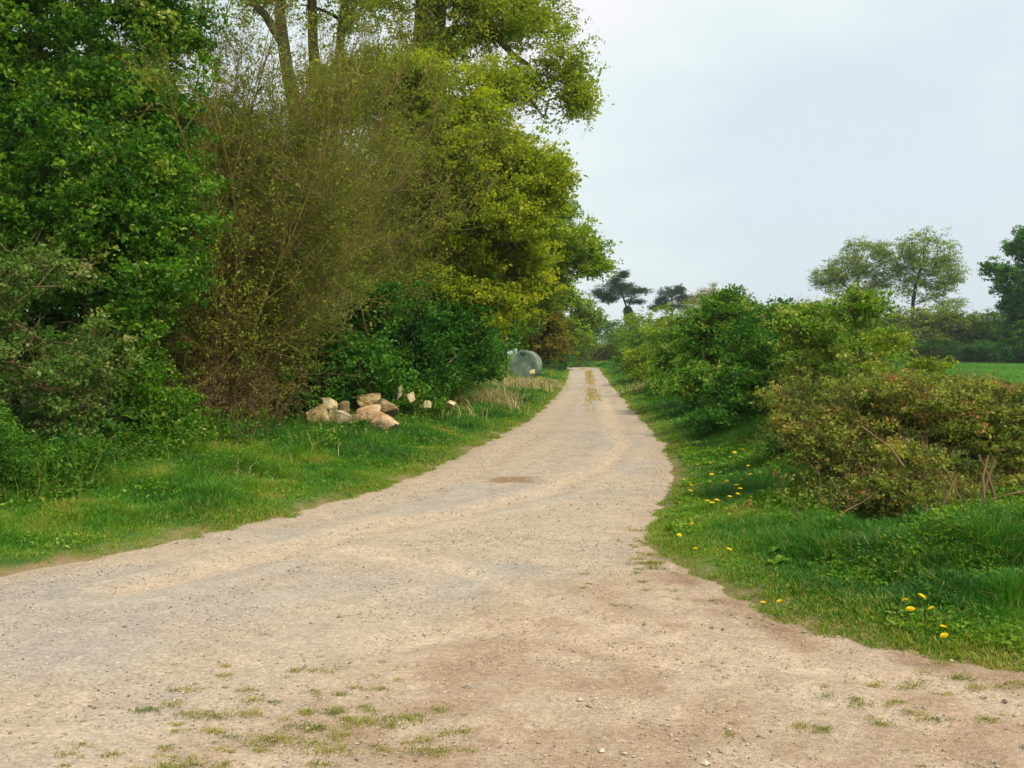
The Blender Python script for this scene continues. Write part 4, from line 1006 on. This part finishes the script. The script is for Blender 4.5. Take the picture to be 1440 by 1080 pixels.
# ------------------------------------------------------------------ dandelions
PET = leaf_mat('dandelion_petals', [(0, (.85, .55, .01)), (.5, (.92, .7, .01)), (1, (.95, .82, .05))], transl=.25)
STEMM = leaf_mat('dandelion_stem', [(0, (.12, .2, .04)), (1, (.2, .26, .08))])
def dand_meshes(closed):
    b = Bag(); n = 110
    k = np.arange(n); a = k * 2.39996; r = np.sqrt(k / n)
    el = (1.25 - 1.15 * r) if not closed else np.full(n, 1.25)
    d = np.stack([np.cos(a) * np.cos(el), np.sin(a) * np.cos(el), np.sin(el)], 1)
    s = np.stack([-np.sin(a), np.cos(a), 0 * a], 1)
    Lp = (.013 + .009 * r)[:, None]; c = np.stack([np.cos(a) * r * .004, np.sin(a) * r * .004, 0 * a], 1)
    v = np.stack([c - s * .0012, c + d * Lp - s * .0024, c + d * Lp + s * .0024, c + s * .0012], 1)
    b.add(v.reshape(-1, 3), np.arange(n * 4).reshape(n, 4), tint=np.repeat(rng.uniform(.2, .9, n), 4))
    head = b.mesh('flower_head', PET)
    b = Bag(); tubes(b, np.array([[[0, 0, -.012], [0, 0, -.006], [0, 0, 0.002]]]), np.array([[.002, .007, .006]]), 8); cup = b.mesh('calyx', STEMM)
    b = Bag(); tubes(b, np.array([[[0.01, 0, 0], [.004, .003, .06], [0, 0, .13], [0, 0, .19]]]), np.array([[.0025, .0022, .002, .002]]), 6); stem = b.mesh('stem', STEMM)
    return head, cup, stem
DM = dand_meshes(False)
def dandelion(px, py, i, label, H=.2):
    z = H
    for _ in range(6):
        q = gp(px, py, z); z = gh(q[0], q[1]) + H
    q = gp(px, py, z)
    sc = 1.0 if q[1] > 7 else .85
    root = empty('dandelion', (q[0], q[1], z - H), label, 'flower', 'dandelions in the right-hand verge')
    for nm, me, h in (('stem', DM[2], 0), ('flower_head', DM[0], H - .004), ('calyx', DM[1], H - .007)):
        o = bpy.data.objects.new(nm, me); COL.objects.link(o); o.parent = root; o.location = (0, 0, h)
        if nm == 'stem': o.scale = (1, 1, H / .19)
        if nm != 'stem': o.rotation_euler = (rng.uniform(-.1, .6), rng.uniform(-.3, .3), rng.uniform(0, 6)); o.scale = ((.95 if q[1] < 7 else .9) * rng.uniform(.75, 1.15),) * 3
    root.rotation_euler = (0, 0, rng.uniform(-.5, .5))
near = [(1328, 893, 'large yellow dandelion, the nearest and lowest of all, at the verge edge'), (1326, 881, 'half-turned dandelion just above the nearest one'),
        (1296, 838, 'highest dandelion of the group near the right, above the long flat one'), (1280, 856, 'wide flat-looking dandelion left in the near right group'),
        (1310, 855, 'small half-closed dandelion right in the near right group'), (1273, 843, 'small orange-tinged dandelion, leftmost of the near right group'),
        (1073, 847, 'left one of the two dandelions at the very edge of the trodden earth'), (1096, 845, 'right one of the two dandelions at the very edge of the trodden earth')]
farp = [(982, 653), (998, 651), (1013, 664), (1001, 667), (999, 677), (1028, 667), (1055, 667), (1069, 664), (1043, 674), (1022, 676), (1027, 643), (1033, 636), (1045, 632), (1036, 682), (1041, 687), (1037, 694), (1026, 698),
        (1001, 707), (1008, 703), (995, 704), (973, 736), (962, 674), (973, 665), (972, 682), (955, 752), (978, 771), (1025, 772), (971, 690), (1052, 655)]
ref = ['high', 'low']
def far_label(x, y):
    ux = sorted(p[0] for p in farp).index(x) + 1; uy = sorted(p[1] for p in farp).index(y) + 1
    return ux, uy
ords = ['first', 'second', 'third', 'fourth', 'fifth', 'sixth', 'seventh', 'eighth', 'ninth', 'tenth', 'eleventh', 'twelfth', 'thirteenth', 'fourteenth', 'fifteenth', 'sixteenth', 'seventeenth', 'eighteenth', 'nineteenth', 'twentieth']
srt = sorted(farp)
for i, (x, y) in enumerate(srt):
    k = i + 1
    side = f'{ords[i]} from the left' if i < 15 else f'{ords[len(srt) - 1 - i]} from the right'
    dandelion(x, y, i, f'small yellow dandelion in the dense patch beside the lane, {side}')
for x, y, l in near: dandelion(x, y, 0, l, .105)

# ------------------------------------------------------------------ broad-leaved weeds
def dock(label, px, py, n, L, w_, matk, tint, name='dock_plant', flat=.5):
    z = 0.05
    for _ in range(4):
        q = gp(px, py, z); z = gh(q[0], q[1])
    q = gp(px, py, z)
    b = Bag()
    root = empty(name, (q[0], q[1], gh(q[0], q[1]) - .01), label, 'plant', 'broad-leaved weeds in the verges')
    K = 7
    for i in range(n):
        a = rng.uniform(0, 2 * math.pi); ln = L * rng.uniform(.6, 1.15); el = rng.uniform(flat, 1.2)
        d = np.array([math.cos(a), math.sin(a), 0]); s = np.array([-math.sin(a), math.cos(a), 0])
        t = np.linspace(0, 1, K)
        c = q + np.array([0, 0, .0]) + d * (t[:, None] * ln * math.cos(el)) + np.array([0, 0, 1]) * ((t * ln * math.sin(el) - t ** 2 * ln * .55)[:, None]) + np.array([0, 0, .02])
        wd = (np.sin(np.clip(t * 1.05 - .08, 0, 1) * math.pi) ** .8 * ln * w_ * .5 + .002)
        wd = wd * (1 + .12 * np.sin(t * 21 + i))
        v = np.stack([c - s * wd[:, None] + np.array([0, 0, 1]) * wd[:, None] * .35, c, c + s * wd[:, None] + np.array([0, 0, 1]) * wd[:, None] * .35], 1).reshape(-1, 3)
        qd = [[3 * k + j, 3 * k + j + 1, 3 * k + j + 4, 3 * k + j + 3] for k in range(K - 1) for j in (0, 1)]
        lf = Bag(); 
        b.add(v, qd, tint=np.clip(tint + rng.normal() * .12, 0, 1))
    b.link('leaves', G[matk], root, smooth=True)
    return root
dock('broad pale green dock rosette at the verge edge, left of the near dandelions', 1090, 800, 9, .15, .36, 'haw', .6)
dock('dock with long arching leaves just above the broad pale rosette', 1100, 780, 7, .17, .3, 'haw', .5)
dock('crinkled dock clump in the grass between the two dandelion groups', 1212, 818, 12, .17, .4, 'grey', .5)
dock('small pale dock under the bronze thorn bush', 1355, 775, 9, .18, .38, 'lime', .6)
dock('low nettle-like clump right below the dense dandelion patch', 1070, 700, 12, .17, .4, 'lime', .5)
dock('low broad-leaved weed in the left verge below the brown thicket', 232, 688, 9, .2, .4, 'haw', .7)
dock('pale broad-leaved weed at the far left of the verge', 60, 700, 9, .16, .4, 'haw', .6)
dock('small bright weed growing from the earth in the bottom right corner', 1357, 1066, 16, .05, .5, 'lime', .4, flat=.2, name='weed')

# ------------------------------------------------------------------ grass
def blades(bag, x, y, z, h, wd, tint, lean=.65):
    n = len(x)
    a = rng.uniform(0, 2 * math.pi, n); d = np.stack([np.cos(a), np.sin(a), 0 * a], 1); a2 = a + math.pi / 2 + rng.normal(size=n) * .5
    s = np.stack([np.cos(a2), np.sin(a2), 0 * a], 1)
    c = np.stack([x, y, z], 1); le = (h * lean * np.abs(rng.normal(size=n)))[:, None]
    W = wd[:, None] * .5; H = h[:, None] * np.array([0, 0, 1.0])
    m = c + H * .55 + d * le * .35; t = c + H * rng.uniform(.8, 1, n)[:, None] + d * le * 1.15
    v = np.stack([c - s * W, c + s * W, m + s * W * .8, m - s * W * .8, t], 1)
    i = np.arange(n)[:, None] * 5
    bag.add(v.reshape(-1, 3), i + np.array([0, 1, 2, 3]), i + np.array([3, 2, 4]), tint=np.repeat(np.clip(tint, 0, 1), 5))

def scatter_grass(N, x0, x1, y0, y1, fy=1.0):
    """random points in a depth band, denser near the lane"""
    y = y0 + (y1 - y0) * rng.random(N) ** fy
    x = rng.uniform(x0, x1, N)
    return x, y
def grass_band(bag, N, x0, x1, y0, y1, wscale, hscale=1.0, dmax=9):
    x, y = scatter_grass(N, x0, x1, y0, y1)
    d = poly_sd(x, y) + edge_noise(x, y)
    n1 = fbm(x * 1.4, y * 1.4, 111, 3); n2 = fbm(x * 4.5, y * 4.5, 121, 2)
    dens = sstep(-.08, .12, d + (n2 - .5) * .3)
    hx = np.interp(y, [p[1] for p in HEDGE_R], [p[0] for p in HEDGE_R])
    keep = (rng.random(N) < dens) & (d < dmax) & (x < hx + 1.6)
    lx = np.interp(y, [0, 7, 11, 14, 17, 22, 30, 50, 90], [-9, -6.4, -6.4, -5.6, -4.9, -4.8, -4.0, -3.0, 0])
    keep &= (x > lx - 1.2) | (rng.random(N) < .12)
    x, y, d, n1, n2 = x[keep], y[keep], d[keep], n1[keep], n2[keep]
    right = x > np.interp(y, [0, 8, 14, 20, 80], [1, 1.1, 1.9, 2.3, 5]) - .5
    base = .03 + .06 * sstep(.1, 1.0, d) + .06 * sstep(.8, 2.6, d) + right * .03 * sstep(.5, 1.5, d)
    base = base * (1 - .78 * np.exp(-(((x - SP[0]) / 1.3) ** 4 + ((y - SP[1] + 1.0) / 1.7) ** 4)))
    h = base * (0.45 + 1.5 * sstep(.2, .85, n1)) * rng.uniform(.6, 1.4, len(x)) * hscale
    h *= 1 + .45 * sstep(.6, .78, n2) * sstep(.3, .8, d)
    h *= 1 - .2 * right * sstep(9, 6, y)
    tint = .36 + (fbm(x * .8, y * .8, 141, 3) - .5) * 1.5 + (n2 - .5) * .5 + rng.normal(size=len(x)) * .1 - right * .04
    edge = sstep(.7, .05, d)
    tint = np.where(rng.random(len(x)) < edge * .75, .66 + .22 * rng.random(len(x)), tint)
    h *= 1 - .5 * np.exp(-(((x - 2.5) / 1.2) ** 4 + ((y - 12.5) / 2.6) ** 4))
    h *= np.where(right, 1.0, 1.0) * (.82 + .06 * right)
    straw = rng.random(len(x)) < .03 + .05 * sstep(.6, .75, fbm(x * .8, y * .8, 131, 2))
    tint = np.where(straw, .95, tint)
    wd = wscale * rng.uniform(.6, 1.4, len(x))
    z = ground_h(x, y, d) - .006
    blades(bag, x, y, z, h, wd, tint)
gb = Bag()
grass_band(gb, 520000, -7.5, -0.5, 6.5, 13, .0065)
grass_band(gb, 110000, -9, -3, 4.2, 6.5, .0065)
grass_band(gb, 520000, 0.6, 5.5, 3.5, 11, .006, 1.05)
grass_band(gb, 420000, -6.5, 5.8, 11, 20, .009, 1.1)
grass_band(gb, 330000, -6, 7, 20, 38, .018, 1.15)
grass_band(gb, 260000, -5, 11, 38, 98, .045, 1.25)
tag(gb.link('verge_grass', G['grass']), 'lush green grass of the verges on both sides of the lane', 'grass', kind='stuff')

# broad weeds mixed into the verge grass
wb2 = Bag()
for (x0, x1, y0, y1, N, sz) in ((.8, 5, 4.4, 9, 60000, .03), (1.2, 6, 8, 16, 50000, .042), (-7, -1, 7.5, 13, 20000, .034), (-6, -1, 12, 22, 16000, .045), (-5, 7, 20, 45, 14000, .08)):
    x = rng.uniform(x0, x1, N); y = rng.uniform(y0, y1, N); d = poly_sd(x, y) + edge_noise(x, y)
    hx = np.interp(y, [p[1] for p in HEDGE_R], [p[0] for p in HEDGE_R]); lx = np.interp(y, [0, 7, 11, 14, 17, 22, 30, 50, 90], [-9, -6.4, -6.4, -5.6, -4.9, -4.8, -4.0, -3.0, 0])
    pt = fbm(x * 1.7, y * 1.7, 151, 3) + .12 * sstep(.6, 2.2, d)
    k = (d > .18) & (np.hypot(x - SP[0], y - SP[1] + .5) > 1.0) & (x < hx + 1) & (x > lx - 1) & (pt > .48 + .16 * rng.random(N)); x, y, d = x[k], y[k], d[k]
    z = ground_h(x, y, d) + rng.random(len(x)) ** .7 * (.05 + .16 * sstep(.3, 1.8, d)) * (.5 + fbm(x * 3, y * 3, 161, 2))
    leaves(wb2, np.stack([x, y, z], 1), sz, .58 + (fbm(x * 2, y * 2, 171, 2) - .5) * .9 + rng.normal(size=len(x)) * .15, up=.9, width=.55)
tag(wb2.link('verge_weeds', G['haw']), 'low broad-leaved weeds mixed through the verge grass', 'weeds', kind='stuff')

# rough undergrowth spilling from the foot of the left-hand shrubs
ub = Bag()
for (y0, y1, N, sz) in ((8.6, 12.6, 75000, .045), (12.6, 21, 46000, .06), (21, 45, 20000, .1)):
    y = rng.uniform(y0, y1, N); lx = np.interp(y, [0, 7, 11, 14, 17, 22, 30, 50], [-8.4, -5.3, -4.75, -4.7, -4.5, -4.2, -3.6, -2.6])
    x = lx + rng.normal(size=N) * .5 - .25
    pt = fbm(x * 1.9, y * 1.9, 181, 3)
    k = (pt > .42) & (np.hypot(x - SP[0], y - SP[1] + .3) > 1.25) & (rng.random(N) < 1.2 - .5 * (x > lx + .5)); x, y, pt = x[k], y[k], pt[k]
    z = ground_h(x, y) + rng.random(len(x)) ** .8 * (.22 + 1.3 * (pt - .38))
    leaves(ub, np.stack([x, y, z], 1), sz, .3 + (fbm(x * 2.3, y * 2.3, 191, 2) - .5) * 1.1 + rng.normal(size=len(x)) * .15, up=.8)
    n = N // 30; j = rng.integers(0, len(x), n)
    P, _ = grow(np.stack([x[j], y[j], ground_h(x[j], y[j])], 1), rng.normal(size=(n, 3)) * .5 + np.array([0, 0, 1]), rng.uniform(.2, .6, n), 4, .05, .25)
    tubes(ub, P, np.tile(np.linspace(.004, .0015, 4), (n, 1)), 3, tint=.98)
tag(ub.link('undergrowth', G['haw']), 'rough nettles, bramble sprays and dry stalks at the foot of the left shrubs', 'undergrowth', kind='stuff')

# crop tops and straw fringe of the field
cb = Bag(); n = 260000
y = 9 + 100 * rng.random(n) ** 1.1; x = rng.uniform(0, 1, n) * (y * .62) + np.interp(y, [p[1] for p in HEDGE_R], [p[0] for p in HEDGE_R]) + .8
blades(cb, x, y, ground_h(x, y) - .01, rng.uniform(.12, .26, n), .012 + .0007 * y, .48 + (fbm(x * .3, y * .1, 5, 3) - .5) * .5 + rng.normal(size=n) * .06)
tag(cb.link('crop_leaves', G['grass']), 'young green cereal crop in the field behind the right hedge', 'crop', kind='stuff')
db = Bag()
def dry(px, Y, rx, ry_, n, h, straight=.6, t0=.2):
    c = B(px, Y); x = c[0] + rng.normal(size=n) * rx; y = c[1] + rng.normal(size=n) * ry_
    blades(db, x, y, ground_h(x, y) - .01, h * rng.uniform(.4, 1.2, n), .004 + .0006 * Y * np.ones(n), rng.uniform(t0, 1, n), lean=straight)
dry(695, 25.5, .3, .5, 420, .6, 1.0); dry(670, 24.5, .6, .5, 260, .45, 1.0); dry(725, 36, .5, .6, 700, .5); dry(600, 21, .5, .4, 250, .4); dry(755, 40, .5, .6, 400, .45)
dry(130, 10.9, .9, .25, 700, .22, .9); dry(235, 11.6, .6, .3, 500, .25, .9); dry(300, 12.8, .6, .3, 260, .25, 1.0); dry(405, 15.6, .25, .3, 50, .25); dry(490, 15.6, .4, .2, 60, .26)
dry(1440, 10.3, .7, .3, 900, .55, .4); dry(1350, 11, .7, .3, 300, .5, .4); dry(1310, 6.3, .2, .15, 120, .12, 1.0); dry(920, 36, .4, 1, 400, .4)
tag(db.link('dry_grass', G['dry']), 'straw-coloured dead grass in tufts along both hedges', 'grass', kind='stuff')

# moss and grass tufts on the trodden earth
mb = Bag()
tuf = []
for (x0, x1, y0, y1, k, s) in ((190, 660, 990, 1080, 52, .8), (240, 600, 930, 1000, 26, .8), (400, 560, 915, 960, 10, .6), (1120, 1440, 955, 1020, 34, .8), (1020, 1300, 975, 1030, 18, .7), (820, 960, 790, 850, 14, .7), (880, 940, 745, 800, 22, 1.2),
                               (1200, 1440, 930, 970, 14, .9), (60, 260, 1040, 1080, 8, .8), (1180, 1440, 1030, 1080, 6, .6), (940, 1100, 800, 870, 12, .7)):
    for _ in range(k): tuf.append((rng.uniform(x0, x1), rng.uniform(y0, y1), s * rng.uniform(.4, 1.5)))
for px_, py_, s in [(375, 1035, 2.2), (300, 1000, 1.7), (350, 998, 1.6), (545, 1010, 2.6), (580, 1006, 1.8), (265, 1000, 1.4), (430, 1042, 2.4), (470, 1050, 1.8), (595, 1050, 1.6), (260, 1070, 2.0), (240, 1075, 1.4), (475, 995, 1.5), (512, 1012, 1.6), (600, 1035, 1.2)]:
    tuf.append((px_, py_, s))
for px_, py_, s in tuf:
    c = gp(px_, py_); n = int(80 * s); r = .021 * s
    x = c[0] + rng.normal(size=n) * r * 1.3; y = c[1] + rng.normal(size=n) * r * .9
    g = rng.random() < .15
    blades(mb, x, y, road_h(x, y) + .002, .011 * min(s, 1.5) * rng.uniform(.4, 1.5, n), .0035 * np.ones(n), (.1 if g else .5) + rng.normal(size=n) * .2 + rng.normal() * .12, lean=1.1)
n = 3200                                                     # ochre strip along the crown of the lane, thin and broken
y = 25 + 60 * rng.random(n) ** .8; cx = np.interp(y, [gp(838, 580)[1], gp(833, 545)[1], gp(828, 521)[1]], [gp(838, 580)[0], gp(833, 545)[0], gp(828, 521)[0]])
x = cx + rng.normal(size=n) * .14 + (fbm(y * .6, y * 0, 3, 2) - .5) * .3
k = fbm(x * 1.2, y * .5, 77, 3) > .36
x, y = x[k], y[k]
blades(mb, x, y, road_h(x, y) + .002, rng.uniform(.02, .05, len(x)), .03 * np.ones(len(x)), .85 + rng.normal(size=len(x)) * .2, lean=1.0)
tag(mb.link('moss_tufts', G['moss']), 'yellow-green moss and grass tufts on the trodden earth and lane crown', 'moss', kind='stuff')

# loose stones on the lane
pb = Bag()
def pebbles(N, x0, x1, y0, y1, smin, smax):
    x = rng.uniform(x0, x1, N); y = y0 + (y1 - y0) * rng.random(N); d = poly_sd(x, y)
    k = d < -.05; x, y = x[k], y[k]; n = len(x)
    s = smin + (smax - smin) * rng.random(n) ** 3
    oc = np.array([[1, 0, 0], [0, 1, 0], [-1, 0, 0], [0, -1, 0], [0, 0, .8], [0.1, 0.1, -.5]], float)
    v = oc[None] * (1 + rng.uniform(-.35, .35, (n, 6, 1))) * s[:, None, None]
    a = rng.uniform(0, 6.28, n); ca, sa = np.cos(a)[:, None], np.sin(a)[:, None]
    v = np.stack([v[..., 0] * ca - v[..., 1] * sa, v[..., 0] * sa + v[..., 1] * ca, v[..., 2] * .8], -1)
    v += np.stack([x, y, road_h(x, y) + s * .25], 1)[:, None]
    f = np.array([[0, 1, 4], [1, 2, 4], [2, 3, 4], [3, 0, 4], [1, 0, 5], [2, 1, 5], [3, 2, 5], [0, 3, 5]])
    pb.add(v.reshape(-1, 3), t=(np.arange(n)[:, None, None] * 6 + f).reshape(-1, 3), tint=np.repeat(rng.random(n), 6))
pebbles(60000, -5, 4, 3, 9, .002, .009); pebbles(16000, -4, 3, 8, 20, .004, .014); pebbles(500, -4, 4, 3, 12, .01, .02)
PM = leaf_mat('loose_gravel', [(0, (.13, .1, .075)), (.35, (.3, .25, .19)), (.85, (.44, .36, .27)), (1, (.58, .5, .4))], transl=0.0, rough=.9)
tag(pb.link('loose_gravel', PM), 'scattered loose gravel on the lane surface', 'gravel', kind='stuff')

# ------------------------------------------------------------------ thin air haze over the whole place
hb = Bag()
X0, X1, Y0, Y1, Z0, Z1 = -470, 470, -90, 480, -1.4, 32
hv = np.array([[x, y, z] for z in (Z0, Z1) for x, y in ((X0, Y0), (X1, Y0), (X1, Y1), (X0, Y1))])
hb.add(hv, [[0, 3, 2, 1], [4, 5, 6, 7], [0, 1, 5, 4], [1, 2, 6, 5], [2, 3, 7, 6], [3, 0, 4, 7]])
hm, ht = mat_new('thin_haze')
ho = ht.nodes.new('ShaderNodeOutputMaterial'); hp = ht.nodes.new('ShaderNodeVolumePrincipled')
hp.inputs['Color'].default_value = (0.80, 0.88, 0.95, 1); hp.inputs['Density'].default_value = 0.00035; hp.inputs['Anisotropy'].default_value = 0.2
ht.links.new(hp.outputs[0], ho.inputs['Volume'])
tag(hb.link('haze', hm), 'thin bluish haze softening the far trees', 'haze', kind='stuff')
